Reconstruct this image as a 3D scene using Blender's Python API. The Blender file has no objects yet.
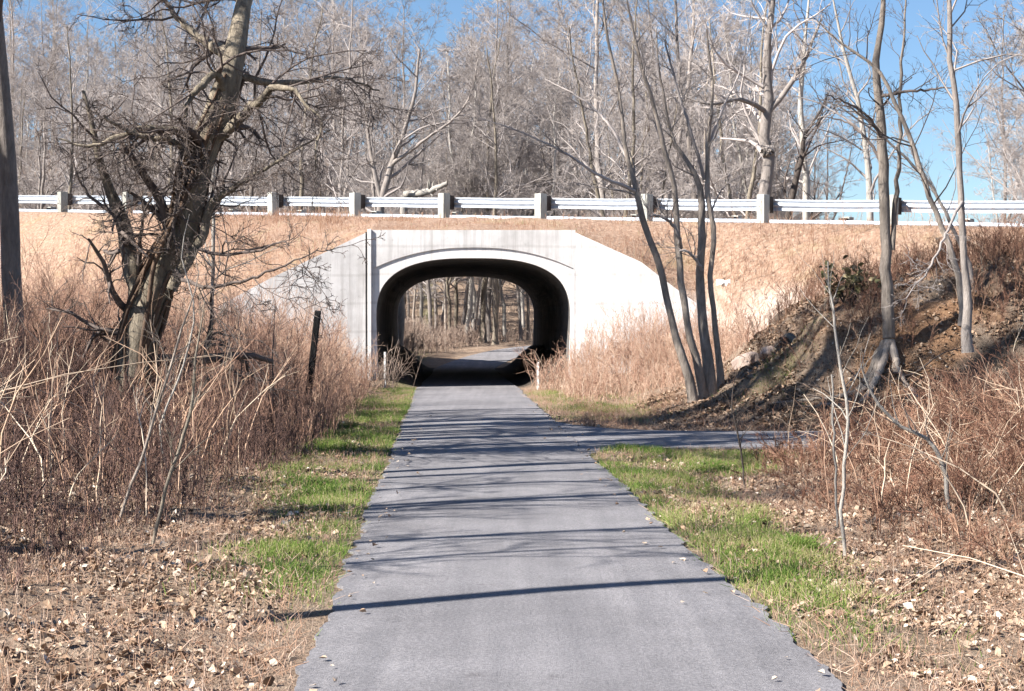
import bpy, math
import numpy as np
from mathutils import Vector

rng = np.random.default_rng(11)
scene = bpy.context.scene
COL = scene.collection
F, EYE, HZ = 1650.0, 1.8, 320.0          # focal length in pixels, eye height, horizon row


def at(px, py, d):
    """photo pixel + estimated distance -> world point (used only to survey where things stand)"""
    return np.array([(px - 512) / F * d, d, EYE + (HZ - py) / F * d])


def sm(x, a=0.0, b=1.0):
    t = np.clip((x - a) / (b - a), 0, 1)
    return t * t * (3 - 2 * t)


# ------------------------------------------------------------------ noise
_perm = np.random.default_rng(5).random(65536)


def vnoise(x, y):
    xi, yi = np.floor(x).astype(np.int64), np.floor(y).astype(np.int64)
    fx, fy = x - xi, y - yi
    fx, fy = fx * fx * (3 - 2 * fx), fy * fy * (3 - 2 * fy)
    h = lambda a, b: _perm[(a * 73856093 ^ b * 19349663) & 65535]
    return (h(xi, yi) * (1 - fx) + h(xi + 1, yi) * fx) * (1 - fy) + (h(xi, yi + 1) * (1 - fx) + h(xi + 1, yi + 1) * fx) * fy


def fbm(x, y, o=4):
    s, a, t = 0, 1.0, 0
    for i in range(o):
        s = s + a * vnoise(x * 2 ** i + 17 * i, y * 2 ** i - 9 * i)
        t += a
        a *= 0.5
    return s / t


# ------------------------------------------------------------------ mesh helpers
class MB:
    """collects vertices and quad / tri faces, then links ONE mesh object"""

    def __init__(self):
        self.v, self.q, self.t, self.a, self.n = [], [], [], {}, 0

    def add(self, v, quads=None, tris=None, **attr):
        v = np.asarray(v, float).reshape(-1, 3)
        if quads is not None:
            self.q.append(np.asarray(quads).reshape(-1, 4) + self.n)
        if tris is not None:
            self.t.append(np.asarray(tris).reshape(-1, 3) + self.n)
        self.v.append(v)
        for k, x in attr.items():
            self.a.setdefault(k, []).append(np.broadcast_to(np.asarray(x, float), (len(v),)))
        self.n += len(v)
        return self

    def box(self, c, s, ax=(1, 0, 0), ay=(0, 1, 0), az=(0, 0, 1)):
        c = np.array(c, float)
        ax, ay, az = [np.array(a, float) for a in (ax, ay, az)]
        vs = [c + ax * sx * s[0] / 2 + ay * sy * s[1] / 2 + az * sz * s[2] / 2 for sz in (-1, 1) for sy in (-1, 1) for sx in (-1, 1)]
        return self.add(vs, [[0, 2, 3, 1], [4, 5, 7, 6], [0, 1, 5, 4], [2, 6, 7, 3], [0, 4, 6, 2], [1, 3, 7, 5]])

    def build(self, name, mat, parent=None, smooth=True, offset=None, bevel=0):
        me = bpy.data.meshes.new(name)
        v = np.concatenate(self.v)
        if offset is not None:
            v = v - np.asarray(offset)
        q = np.concatenate(self.q) if self.q else np.zeros((0, 4), int)
        t = np.concatenate(self.t) if self.t else np.zeros((0, 3), int)
        me.vertices.add(len(v))
        me.vertices.foreach_set('co', v.astype(np.float32).ravel())
        me.loops.add(q.size + t.size)
        me.loops.foreach_set('vertex_index', np.concatenate([q.ravel(), t.ravel()]).astype(np.int32))
        me.polygons.add(len(q) + len(t))
        st = np.concatenate([np.arange(len(q)) * 4, q.size + np.arange(len(t)) * 3]).astype(np.int32)
        me.polygons.foreach_set('loop_start', st)
        me.polygons.foreach_set('use_smooth', np.full(len(st), smooth))
        me.update(calc_edges=True)
        for k, x in self.a.items():
            at_ = me.attributes.new(k, 'FLOAT', 'POINT')
            at_.data.foreach_set('value', np.concatenate(x).astype(np.float32))
        me.materials.append(mat)
        o = bpy.data.objects.new(name, me)
        COL.objects.link(o)
        if parent:
            o.parent = parent
        if bevel:
            m = o.modifiers.new('bevel', 'BEVEL')
            m.width, m.segments, m.limit_method = bevel, 2, 'ANGLE'
        return o


def tag(o, label=None, cat=None, group=None, kind=None):
    for k, v in (('label', label), ('category', cat), ('group', group), ('kind', kind)):
        if v:
            o[k] = v
    return o


def empty(name, loc, label, cat, group=None):
    o = bpy.data.objects.new(name, None)
    o.location = [float(c) for c in loc]
    o.empty_display_size = 0.3
    COL.objects.link(o)
    return tag(o, label, cat, group)


def norm(v):
    return v / np.maximum(np.linalg.norm(v, axis=-1, keepdims=True), 1e-9)


def tubes(mb, P, R, sides=4, tint=0.5):
    """P (N,K,3) polylines, R (N,K) radii -> tapered tubes"""
    P, R = np.asarray(P, float), np.asarray(R, float)
    N, K, _ = P.shape
    if N == 0:
        return
    T = norm(np.gradient(P, axis=1))
    ref = np.where(np.abs(T[..., 2:3]) > 0.9, np.array([1.0, 0, 0]), np.array([0, 0, 1.0]))
    ref = np.broadcast_to(ref[:, :1], T.shape)
    A = norm(np.cross(T, ref))
    B = np.cross(T, A)
    th = np.arange(sides) * 2 * np.pi / sides
    V = P[:, :, None] + R[:, :, None, None] * (A[:, :, None] * np.cos(th)[None, None, :, None] + B[:, :, None] * np.sin(th)[None, None, :, None])
    i = np.arange(N)[:, None, None] * K * sides
    k = np.arange(K - 1)[None, :, None] * sides
    s = np.arange(sides)[None, None, :]
    s2 = (s + 1) % sides
    Q = np.stack([i + k + s, i + k + s2, i + k + sides + s2, i + k + sides + s], -1)
    tt = np.broadcast_to(np.asarray(tint, float).reshape(-1, 1, 1) if np.ndim(tint) else np.full((1, 1, 1), tint), (N, K, sides)).ravel()
    mb.add(V, Q, tint=tt)


def resample(pts, K, noise=0.0, r=None):
    """smooth polyline through control points [(x,y,z,r)...] -> (K,3), (K,)"""
    r = r or rng
    c = np.array(pts, float)
    n = len(c)
    d = np.r_[0, np.cumsum(np.linalg.norm(np.diff(c[:, :3], axis=0), axis=1))]
    u = np.linspace(0, d[-1], K)
    m = np.gradient(c, d, axis=0)
    out = np.zeros((K, 4))
    j = np.clip(np.searchsorted(d, u, side='right') - 1, 0, n - 2)
    h = (d[j + 1] - d[j])[:, None]
    t = ((u - d[j]) / (d[j + 1] - d[j]))[:, None]
    out = (2 * t ** 3 - 3 * t ** 2 + 1) * c[j] + (t ** 3 - 2 * t ** 2 + t) * h * m[j] + (-2 * t ** 3 + 3 * t ** 2) * c[j + 1] + (t ** 3 - t ** 2) * h * m[j + 1]
    p = out[:, :3]
    if noise:
        w = r.normal(0, noise, (K, 3))
        w[0] = 0
        p = p + w
    return p, np.maximum(out[:, 3], 0.003)


def grow(P, R, n, t0, t1, lr, ang, K, up=0.0, wob=0.15, rr=0.6, tip=0.3, rmin=0.004, L=None, r=None, fall=0.5):
    """n children on every parent polyline"""
    r = r or rng
    N, Kp, _ = P.shape
    idx = np.repeat(np.arange(N), n)
    M = len(idx)
    t = r.uniform(t0, t1, M)
    f = t * (Kp - 1)
    k = np.clip(f.astype(int), 0, Kp - 2)
    w = (f - k)[:, None]
    pos = P[idx, k] * (1 - w) + P[idx, k + 1] * w
    tan = norm(P[idx, k + 1] - P[idx, k])
    rad = R[idx, k] * (1 - w[:, 0]) + R[idx, k + 1] * w[:, 0]
    perp = norm(np.cross(tan, r.normal(size=(M, 3))))
    a = np.radians(r.uniform(ang[0], ang[1], M))[:, None]
    d = norm(np.cos(a) * tan + np.sin(a) * perp + np.array([0, 0, up]))
    plen = np.linalg.norm(np.diff(P, axis=1), axis=2).sum(1)[idx] if L is None else np.full(M, L)
    ln = plen * lr * r.uniform(0.55, 1.25, M) * (1 - fall * t)
    out = np.zeros((M, K, 3))
    out[:, 0] = pos
    for i in range(1, K):
        d = norm(d + r.normal(0, wob, (M, 3)) + np.array([0, 0, up * 0.35]))
        out[:, i] = out[:, i - 1] + d * (ln / (K - 1))[:, None]
    r0 = np.maximum(np.minimum(rad * rr, rad * 0.9) * r.uniform(0.7, 1.1, M), rmin)
    rr_ = r0[:, None] * np.linspace(1, tip, K)[None]
    return out, np.maximum(rr_, rmin * 0.6)


# ------------------------------------------------------------------ materials
def mat_new(name, rough=0.9):
    m = bpy.data.materials.new(name)
    m.use_nodes = True
    nt = m.node_tree
    b = nt.nodes['Principled BSDF']
    b.inputs['Roughness'].default_value = rough
    b.inputs['Specular IOR Level'].default_value = 0.25
    return m, nt, b


def N(nt, t, **kw):
    n = nt.nodes.new(t)
    for k, v in kw.items():
        if k in n.inputs:
            n.inputs[k].default_value = v
        else:
            setattr(n, k, v)
    return n


def ramp(nt, stops):
    n = nt.nodes.new('ShaderNodeValToRGB')
    e = n.color_ramp.elements
    while len(e) < len(stops):
        e.new(0.5)
    for i, (p, c) in enumerate(stops):
        e[i].position = p
        e[i].color = (*c, 1)
    return n


def pos_vec(nt):
    return nt.nodes.new('ShaderNodeNewGeometry').outputs['Position']


def noise(nt, scale, detail=5, rough=0.6, vec=None, mapping=None):
    n = N(nt, 'ShaderNodeTexNoise', Scale=scale, Detail=detail, Roughness=rough)
    v = vec if vec is not None else pos_vec(nt)
    if mapping:
        mp = N(nt, 'ShaderNodeMapping')
        mp.inputs['Scale'].default_value = mapping
        nt.links.new(v, mp.inputs['Vector'])
        v = mp.outputs['Vector']
    nt.links.new(v, n.inputs['Vector'])
    return n.outputs['Fac']


def mix(nt, fac, a, b, blend='MIX'):
    n = N(nt, 'ShaderNodeMix', data_type='RGBA', blend_type=blend)
    for sock, v in ((n.inputs[0], fac), (n.inputs[6], a), (n.inputs[7], b)):
        if hasattr(v, 'is_linked'):
            nt.links.new(v, sock)
        elif isinstance(v, (int, float)):
            sock.default_value = v
        else:
            sock.default_value = (*v, 1)
    return n.outputs[2]


def bump(nt, b, h, strength=0.5, dist=0.02):
    n = N(nt, 'ShaderNodeBump', Strength=strength, Distance=dist)
    nt.links.new(h, n.inputs['Height'])
    nt.links.new(n.outputs['Normal'], b.inputs['Normal'])


def attr(nt, name):
    n = N(nt, 'ShaderNodeAttribute', attribute_name=name)
    return n.outputs['Fac']


def bark_mat(name, lo, hi, scale=9.0):
    m, nt, b = mat_new(name)
    vec = N(nt, 'ShaderNodeTexCoord').outputs['Object']
    a = noise(nt, scale * 2.4, 7, 0.72, vec, (1, 1, 0.2))
    a2 = noise(nt, scale * .5, 5, 0.7, vec, (1, 1, 0.6))
    am = N(nt, 'ShaderNodeMath', operation='MULTIPLY_ADD')
    am.inputs[1].default_value = .45
    nt.links.new(a2, am.inputs[0])
    as_ = N(nt, 'ShaderNodeMath', operation='MULTIPLY')
    as_.inputs[1].default_value = .55
    nt.links.new(a, as_.inputs[0])
    nt.links.new(as_.outputs[0], am.inputs[2])
    a = am.outputs[0]
    r1 = ramp(nt, [(0.38, lo), (0.60, hi)])
    nt.links.new(a, r1.inputs['Fac'])
    oi = N(nt, 'ShaderNodeObjectInfo')
    hv = N(nt, 'ShaderNodeMapRange')
    hv.inputs['To Min'].default_value, hv.inputs['To Max'].default_value = 0.72, 1.18
    nt.links.new(oi.outputs['Random'], hv.inputs['Value'])
    hs = N(nt, 'ShaderNodeHueSaturation')
    nt.links.new(hv.outputs[0], hs.inputs['Value'])
    c = mix(nt, noise(nt, 1.3, 3, 0.5, vec), r1.outputs['Color'], tuple(0.7 * l + 0.3 * h for l, h in zip(lo, hi)))
    nt.links.new(c, hs.inputs['Color'])
    nt.links.new(hs.outputs['Color'], b.inputs['Base Color'])
    bump(nt, b, a, 1.0, 0.06)
    return m


def tint_mat(name, stops, rough=0.85, trans=0.0):
    m, nt, b = mat_new(name, rough)
    r = ramp(nt, stops)
    nt.links.new(attr(nt, 'tint'), r.inputs['Fac'])
    nt.links.new(r.outputs['Color'], b.inputs['Base Color'])
    b.inputs['Specular IOR Level'].default_value = 0.15
    return m


M = {}
M['bark_tan'] = bark_mat('bark_tan', (0.05, 0.04, 0.032), (0.42, 0.36, 0.28), 7.0)
M['bark_gnarled'] = bark_mat('bark_gnarled', (0.04, 0.032, 0.026), (0.52, 0.44, 0.33), 8.0)
M['bark_grey'] = bark_mat('bark_grey', (0.15, 0.125, 0.11), (0.44, 0.39, 0.355))
M['bark_dark'] = bark_mat('bark_dark', (0.035, 0.028, 0.025), (0.13, 0.105, 0.09))
M['bark_pale'] = bark_mat('bark_pale', (0.30, 0.27, 0.24), (0.60, 0.56, 0.50))
M['twig_grey'] = bark_mat('twig_grey', (0.28, 0.245, 0.23), (0.47, 0.42, 0.395), 2.0)
M['twig_vine'] = bark_mat('twig_vine', (0.05, 0.035, 0.028), (0.26, 0.17, 0.115), 3.0)
M['twig_dark'] = bark_mat('twig_dark', (0.07, 0.055, 0.05), (0.2, 0.16, 0.14), 3.0)
M['bark_clump'] = bark_mat('bark_clump', (0.13, 0.105, 0.085), (0.50, 0.43, 0.37))
M['brush_red'] = tint_mat('brush_red', [(0, (0.095, 0.06, 0.052)), (0.3, (0.21, 0.13, 0.105)), (0.62, (0.44, 0.265, 0.185)), (1, (0.60, 0.44, 0.33))])
M['brush_pink'] = tint_mat('brush_pink', [(0, (0.22, 0.125, 0.095)), (0.5, (0.46, 0.29, 0.21)), (1, (0.62, 0.48, 0.37))])
M['brush_tan'] = tint_mat('brush_tan', [(0, (0.08, 0.045, 0.035)), (0.35, (0.24, 0.125, 0.085)), (0.7, (0.42, 0.27, 0.185)), (1, (0.66, 0.55, 0.42))])
M['straw'] = tint_mat('straw', [(0, (0.22, 0.12, 0.08)), (0.35, (0.34, 0.20, 0.13)), (0.65, (0.45, 0.30, 0.215)), (0.97, (0.57, 0.44, 0.35)), (1, (0.38, 0.36, 0.2))])
M['grass'] = tint_mat('grass', [(0, (0.06, 0.10, 0.025)), (0.45, (0.14, 0.23, 0.045)), (0.72, (0.26, 0.30, 0.085)), (1, (0.45, 0.38, 0.22))])
M['litter'] = tint_mat('litter', [(0, (0.10, 0.06, 0.04)), (0.45, (0.32, 0.22, 0.15)), (0.8, (0.44, 0.35, 0.265)), (1, (0.56, 0.48, 0.40))])
M['under'] = tint_mat('under', [(0, (0.18, 0.13, 0.105)), (0.6, (0.38, 0.285, 0.23)), (1, (0.50, 0.41, 0.34))])
M['evergreen'] = tint_mat('evergreen', [(0, (0.05, 0.045, 0.025)), (0.5, (0.13, 0.125, 0.06)), (1, (0.32, 0.25, 0.15))], 0.5)


def ground_material():
    m, nt, b = mat_new('ground', 0.95)
    n1 = noise(nt, 2.2, 8, 0.7)
    n2 = noise(nt, 14, 5, 0.7)
    n3 = noise(nt, 45, 4, 0.6)
    base = ramp(nt, [(0.3, (0.13, 0.085, 0.06)), (0.48, (0.27, 0.19, 0.135)), (0.62, (0.40, 0.31, 0.235)), (0.8, (0.50, 0.42, 0.33))])
    mx = N(nt, 'ShaderNodeMath', operation='MULTIPLY_ADD')
    mx.inputs[1].default_value = 0.55
    nt.links.new(n2, mx.inputs[0])
    m2 = N(nt, 'ShaderNodeMath', operation='MULTIPLY')
    m2.inputs[1].default_value = 0.45
    nt.links.new(n1, m2.inputs[0])
    nt.links.new(m2.outputs[0], mx.inputs[2])
    nt.links.new(mx.outputs[0], base.inputs['Fac'])
    g = ramp(nt, [(0.3, (0.07, 0.085, 0.03)), (0.5, (0.15, 0.165, 0.055)), (0.7, (0.30, 0.25, 0.13))])
    nt.links.new(n2, g.inputs['Fac'])
    c = mix(nt, attr(nt, 'green'), base.outputs['Color'], g.outputs['Color'])
    s = ramp(nt, [(0.3, (0.15, 0.075, 0.038)), (0.7, (0.36, 0.21, 0.115))])
    nt.links.new(n2, s.inputs['Fac'])
    c = mix(nt, attr(nt, 'soil'), c, s.outputs['Color'])
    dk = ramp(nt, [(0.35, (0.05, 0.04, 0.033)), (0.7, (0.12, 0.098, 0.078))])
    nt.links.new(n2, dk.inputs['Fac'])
    c = mix(nt, attr(nt, 'damp'), c, dk.outputs['Color'])  # dark tone serves painted tunnel shade and the mound's humus
    nt.links.new(c, b.inputs['Base Color'])
    h = N(nt, 'ShaderNodeMath', operation='ADD')
    nt.links.new(n2, h.inputs[0])
    nt.links.new(n3, h.inputs[1])
    bump(nt, b, h.outputs[0], 1.0, 0.06)
    return m


def asphalt_material(name, lo, hi):
    m, nt, b = mat_new(name, 0.9)
    n1 = noise(nt, 0.55, 7, 0.68)
    n2 = noise(nt, 170, 2, 0.8)
    n4 = noise(nt, 48, 3, 0.75)
    st = noise(nt, 1.3, 6, 0.7, None, (2.6, 0.10, 1))
    r = ramp(nt, [(0.3, lo), (0.5, tuple(.5 * a + .5 * c for a, c in zip(lo, hi))), (0.7, hi)])
    nt.links.new(n1, r.inputs['Fac'])
    sr = ramp(nt, [(0.35, (0.78, 0.78, 0.79)), (0.65, (1.12, 1.11, 1.1))])
    nt.links.new(st, sr.inputs['Fac'])
    c = mix(nt, 0.8, r.outputs['Color'], sr.outputs['Color'], 'MULTIPLY')
    for src, k in ((n2, .6), (n4, .45)):
        sp = ramp(nt, [(0.34, (0.42, 0.42, 0.43)), (0.5, (0.95, 0.95, 0.95)), (0.66, (1.5, 1.48, 1.46))])
        nt.links.new(src, sp.inputs['Fac'])
        c = mix(nt, k, c, sp.outputs['Color'], 'MULTIPLY')
    # old damp stains with their own outline
    sn = noise(nt, 1.9, 6, 0.7)
    sm_ = ramp(nt, [(0.62, (1, 1, 1)), (0.70, (0.74, 0.73, 0.73))])
    nt.links.new(sn, sm_.inputs['Fac'])
    c = mix(nt, 1.0, c, sm_.outputs['Color'], 'MULTIPLY')
    nt.links.new(c, b.inputs['Base Color'])
    h = N(nt, 'ShaderNodeMath', operation='ADD')
    nt.links.new(n2, h.inputs[0])
    nt.links.new(n4, h.inputs[1])
    bump(nt, b, h.outputs[0], 0.8, 0.008)
    return m


def concrete_material(name, lo, hi, stain):
    m, nt, b = mat_new(name, 0.85)
    n1 = noise(nt, 1.1, 6, 0.65)
    st = noise(nt, 3.2, 7, 0.75, None, (2.6, 2.6, 0.10))
    n3 = noise(nt, 38, 4, 0.6)
    r = ramp(nt, [(0.3, lo), (0.65, hi)])
    nt.links.new(n1, r.inputs['Fac'])
    s = ramp(nt, [(0.47, (0, 0, 0)), (0.68, (1, 1, 1))])
    nt.links.new(st, s.inputs['Fac'])
    f = N(nt, 'ShaderNodeMath', operation='MULTIPLY')
    f.inputs[1].default_value = 0.58
    nt.links.new(s.outputs['Color'], f.inputs[0])
    c = mix(nt, f.outputs[0], r.outputs['Color'], stain)
    bl = noise(nt, 4.5, 8, 0.75)
    br = ramp(nt, [(0.60, (0, 0, 0)), (0.70, (.5, .5, .5))])
    nt.links.new(bl, br.inputs['Fac'])
    c = mix(nt, br.outputs['Color'], c, tuple(.8 * x for x in stain))
    # board marks from the formwork
    wv = N(nt, 'ShaderNodeTexWave', Scale=0.42, Distortion=0.6, Detail=2.0)
    wv.bands_direction = 'Z'
    nt.links.new(pos_vec(nt), wv.inputs['Vector'])
    wr = ramp(nt, [(0.0, (.80, .79, .78)), (0.04, (1, 1, 1))])
    nt.links.new(wv.outputs['Fac'], wr.inputs['Fac'])
    c = mix(nt, .6, c, wr.outputs['Color'], 'MULTIPLY')
    nt.links.new(c, b.inputs['Base Color'])
    bump(nt, b, n3, 0.35, 0.012)
    return m


def embank_material():
    m, nt, b = mat_new('dry_grass_bank', 0.95)
    n1 = noise(nt, 0.55, 6, 0.65)
    n2 = noise(nt, 9, 6, 0.75, None, (1, 1, 0.5))
    r = ramp(nt, [(0.3, (0.21, 0.125, 0.085)), (0.5, (0.38, 0.25, 0.175)), (0.68, (0.52, 0.39, 0.30))])
    nt.links.new(n2, r.inputs['Fac'])
    g = ramp(nt, [(0.54, (0, 0, 0)), (0.70, (0.6, 0.6, 0.6))])
    nt.links.new(n1, g.inputs['Fac'])
    c = mix(nt, g.outputs['Color'], r.outputs['Color'], (0.32, 0.255, 0.13))
    c = mix(nt, attr(nt, 'fan'), c, mix(nt, n2, (0.46, 0.35, 0.28), (0.68, 0.58, 0.50)))
    nt.links.new(c, b.inputs['Base Color'])
    bump(nt, b, n2, 1.0, 0.12)
    return m


M['ground'] = ground_material()
M['asphalt'] = asphalt_material('asphalt', (0.165, 0.16, 0.167), (0.262, 0.254, 0.264))
M['road'] = asphalt_material('road', (0.07, 0.07, 0.075), (0.12, 0.12, 0.125))
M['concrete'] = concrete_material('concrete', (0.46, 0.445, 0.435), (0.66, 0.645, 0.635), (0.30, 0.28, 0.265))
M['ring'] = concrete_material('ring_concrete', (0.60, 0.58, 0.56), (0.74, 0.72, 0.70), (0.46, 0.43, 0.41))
M['lining'] = concrete_material('lining_concrete', (0.07, 0.066, 0.062), (0.16, 0.152, 0.145), (0.03, 0.028, 0.027))  # dark stained concrete; shade of the unlit interior is put into its colour too
M['joint'] = concrete_material('joint_filler', (0.04, 0.04, 0.042), (0.07, 0.07, 0.07), (0.03, 0.03, 0.03))
M['bank'] = embank_material()
M['post_wood'] = bark_mat('post_wood', (0.30, 0.30, 0.27), (0.52, 0.52, 0.47), 7.0)
M['black_post'] = bark_mat('black_post', (0.012, 0.012, 0.013), (0.035, 0.033, 0.032), 12.0)
M['stone'] = concrete_material('stone', (0.20, 0.15, 0.125), (0.42, 0.33, 0.28), (0.12, 0.09, 0.075))
m_, nt_, b_ = mat_new('galvanised', 0.45)
n_ = noise(nt_, 6, 5, 0.6, None, (1, 1, 3))
r_ = ramp(nt_, [(0.3, (0.40, 0.44, 0.49)), (0.7, (0.58, 0.62, 0.67))])
nt_.links.new(n_, r_.inputs['Fac'])
nt_.links.new(r_.outputs['Color'], b_.inputs['Base Color'])
b_.inputs['Metallic'].default_value = 0.25
M['galvanised'] = m_
m_, nt_, b_ = mat_new('white_paint', 0.6)
n_ = noise(nt_, 18, 4, 0.6)
r_ = ramp(nt_, [(0.3, (0.62, 0.6, 0.57)), (0.6, (0.8, 0.79, 0.77))])
nt_.links.new(n_, r_.inputs['Fac'])
nt_.links.new(r_.outputs['Color'], b_.inputs['Base Color'])
M['white_paint'] = m_
m_, nt_, b_ = mat_new('yellow_paint', 0.6)
n_ = noise(nt_, 18, 4, 0.6)
r_ = ramp(nt_, [(0.3, (0.5, 0.33, 0.05)), (0.6, (0.65, 0.45, 0.07))])
nt_.links.new(n_, r_.inputs['Fac'])
nt_.links.new(r_.outputs['Color'], b_.inputs['Base Color'])
M['yellow_paint'] = m_

# ------------------------------------------------------------------ survey of the place
FACE, LEN = 43.7, 19.0                       # tunnel mouth and length
P0, P5 = np.array([-8.42, 58.6]), np.array([7.18, 47.0])
RU = (P5 - P0) / np.linalg.norm(P5 - P0)     # along the guardrail
RN = np.array([RU[1], -RU[0]])               # towards the camera
RN = RN if RN[1] < 0 else -RN
path_c = lambda y: 0.6 - 0.0413 * y
tun_c = lambda v: -1.02 - 0.0386 * v


def crest(x, y):
    a = (x - P0[0]) * RU[0] + (y - P0[1]) * RU[1]
    return np.clip(5.48 - 0.0488 * a, 2.2, 8.0)


def rail_xy(a, s):
    return P0 + RU * a + RN * s


# far path beyond the tunnel
FAR = np.array([(-1.3, 40.0), (-1.55, 55), (-1.72, 62.7), (-1.35, 67.5), (-0.6, 72), (0.5, 76), (1.9, 79.2), (4.2, 82), (8, 84), (13, 85), (30, 84.5)])
MX = [-60, 2.6, 3.6, 4.85, 6, 7, 9, 14, 60]
MZ = [0, 0, 0.3, 0.95, 1.9, 2.4, 2.8, 3.1, 3.4]


def far_dist(x, y):
    d = np.full(np.shape(x), 1e9)
    for a, b in zip(FAR[:-1], FAR[1:]):
        ab = b - a
        t = np.clip(((x - a[0]) * ab[0] + (y - a[1]) * ab[1]) / (ab @ ab), 0, 1)
        d = np.minimum(d, np.hypot(x - a[0] - t * ab[0], y - a[1] - t * ab[1]))
    return d


def far_rise(y):
    return 0.62 * sm(y, 62, 84)


def side_near(x, d):
    return 23.3 - 1.3 * np.exp(-np.maximum(d - 1.3, 0) / 0.55) + 0.02 * x


def side_far(x, d):
    return 26.6 + 2.6 * np.exp(-np.maximum(d - 1.3, 0) / 0.7) + 0.02 * x


def gz(x, y, micro=True):
    x, y = np.asarray(x, float), np.asarray(y, float)
    d = x - path_c(np.clip(y, -10, 44))
    left = 0.55 * sm(-d, 2.0, 8.0) + 0.5 * sm(-d, 8, 25)
    right = (-0.10 * sm(d, 1.6, 2.6) + 0.75 * sm(d, 2.9, 7.0) + 0.9 * sm(d, 7, 20)) * (1 - sm(y, 19.5, 22.5))
    wedge = -0.05 * sm(d, 1.6, 2.6) * sm(y, 20, 22)
    mound = np.interp(x, MX, MZ) * sm(y, 27.2, 30.9) * (1 - 0.75 * sm(y, 36, 43))
    z = (left + right + wedge) * (1 - sm(y, 38, 43.5)) + mound
    # apron beside the tunnel mouth
    u = x - tun_c(y - FACE)
    z = z + 0.35 * sm(np.abs(u), 2.2, 4.0) * sm(y, 37, 43) * (1 - sm(y, 43.7, 46))
    inside = sm(y, FACE - 0.5, FACE + 1.5) * (1 - sm(y, FACE + LEN, FACE + LEN + 1.2))
    z = z + inside * 0.9 * sm(np.abs(u), 1.3, 2.7)
    # beyond the road
    far = sm(y, 62, 84)
    z = z + 0.62 * far
    q = x / np.maximum(y, 1)
    hill = np.interp(q, [-0.6, -0.1, 0.1, 0.19, 0.26, 0.7], [24, 22, 17, 6, 0.6, 0.6])
    z = z + hill * sm(y, 96, 215) * sm(far_dist(x, y), 2, 14)
    if micro:
        pd = np.minimum(np.abs(d) + 100 * (y > 44), far_dist(x, y) + 100 * (y < 44))
        off = sm(pd, 1.3, 2.2)
        sp = 1 - (sm(y, 21.5, 22.6) * (1 - sm(y, 27.5, 28.6)) * sm(d, 0.0, 0.5) * (1 - sm(y, 26.9 + 2.8 * np.exp(-np.maximum(d - 1.3, 0) / 0.7), 27.6 + 2.8 * np.exp(-np.maximum(d - 1.3, 0) / 0.7))))
        z = z + off * sp * ((fbm(x * 0.9, y * 0.9, 3) - 0.5) * 0.22 + (fbm(x * 4, y * 4, 3) - 0.5) * 0.09 + (fbm(x * 0.7 + 40, y * 0.7, 3) - 0.5) * 1.0 * sm(y, 27.5, 31) * sm(x, 3, 5.5) * (1 - sm(y, 36, 40)) + (fbm(x * 1.9, y * 1.9 + 11, 3) - 0.5) * 0.55 * sm(y, 27.5, 29) * sm(x, 3.2, 5) * (1 - sm(y, 36, 40)))
        z = z - 0.014 + 0.012 * off
    return z


def mask_green(x, y):
    d = x - path_c(y)
    e = np.abs(d) - 1.35
    n = fbm(x * 1.1 + 3, y * 0.7, 4)
    lf = np.exp(-((e - 0.55) / 0.6) ** 2) * (d < 0) * sm(y, 15, 21) * (1 - sm(y, 33, 38)) * 1.3
    lf2 = np.exp(-((e - 0.4) / 0.45) ** 2) * (d < 0) * sm(y, 9, 13) * 0.85
    w = (d > 0) * (e > -0.2) * sm(y, 19, 20.5) * (1 - sm(y, 22.6, 23.4)) * (1 - sm(x, 2.7, 4.0)) * 1.2
    rt = np.exp(-((e - 0.5) / 0.52) ** 2) * (d > 0) * sm(y, 8, 12.5) * (1 - sm(y, 22.5, 23.3)) * 1.2
    ap = (d > 0) * np.exp(-((e - 1.1) / 0.9) ** 2) * sm(y, 28.5, 31) * (1 - sm(y, 40, 43)) * 0.55
    tr = 0.3 * np.exp(-((x - 5.0) / 0.9) ** 2 - ((y - 30.2) / 1.0) ** 2)
    return np.clip(np.clip(lf + lf2 + w + rt + ap + tr, 0, 1) * (.25 + .75 * sm(n, 0.34, 0.6)), 0, 1)


# ------------------------------------------------------------------ ground
def axis(*segs):
    out = []
    for a, b, s in segs:
        out.append(np.arange(a, b, s))
    return np.concatenate(out + [[segs[-1][1]]])


gx = axis((-900, -150, 75), (-150, -30, 6), (-30, -9, 0.7), (-9, 10, 0.14), (10, 30, 0.7), (30, 150, 6), (150, 900, 75))
gy = axis((-60, -6, 6), (-6, 2, 0.8), (2, 36, 0.16), (36, 66, 0.3), (66, 120, 1.0), (120, 240, 5), (240, 1000, 60))
X, Y = np.meshgrid(gx, gy)
Z = gz(X, Y)
nx, ny = len(gx), len(gy)
ii = (np.arange(ny - 1)[:, None] * nx + np.arange(nx - 1)[None]).ravel()
u_ = X - tun_c(Y - FACE)
green = mask_green(X, Y)
soil = sm(fbm(X * 1.2, Y * 1.2, 3), 0.42, 0.6) * sm(X, 4.8, 6.2) * sm(Y, 27.2, 28.2) * (1 - sm(Y, 32, 34)) * 0.9
damp = sm(Y, FACE + 0.0, FACE + 0.8) * (1 - sm(Y, FACE + LEN - 0.5, FACE + LEN)) * (np.abs(u_) < 3)  # tunnel shade painted into the ground colour between the two mouths
humus = .85 * sm(X, 2.9, 4.2) * sm(Y, 27.4, 28.4) * (1 - sm(Y, 36, 39)) * sm(fbm(X * 1.1 + 20, Y * .8, 4), .36, .56) * (1 - soil)
mb = MB()
mb.add(np.stack([X, Y, Z], -1), np.stack([ii, ii + 1, ii + nx + 1, ii + nx], -1), green=green.ravel(), soil=soil.ravel(), damp=np.clip(damp.astype(float) + humus, 0, 1).ravel())
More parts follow.
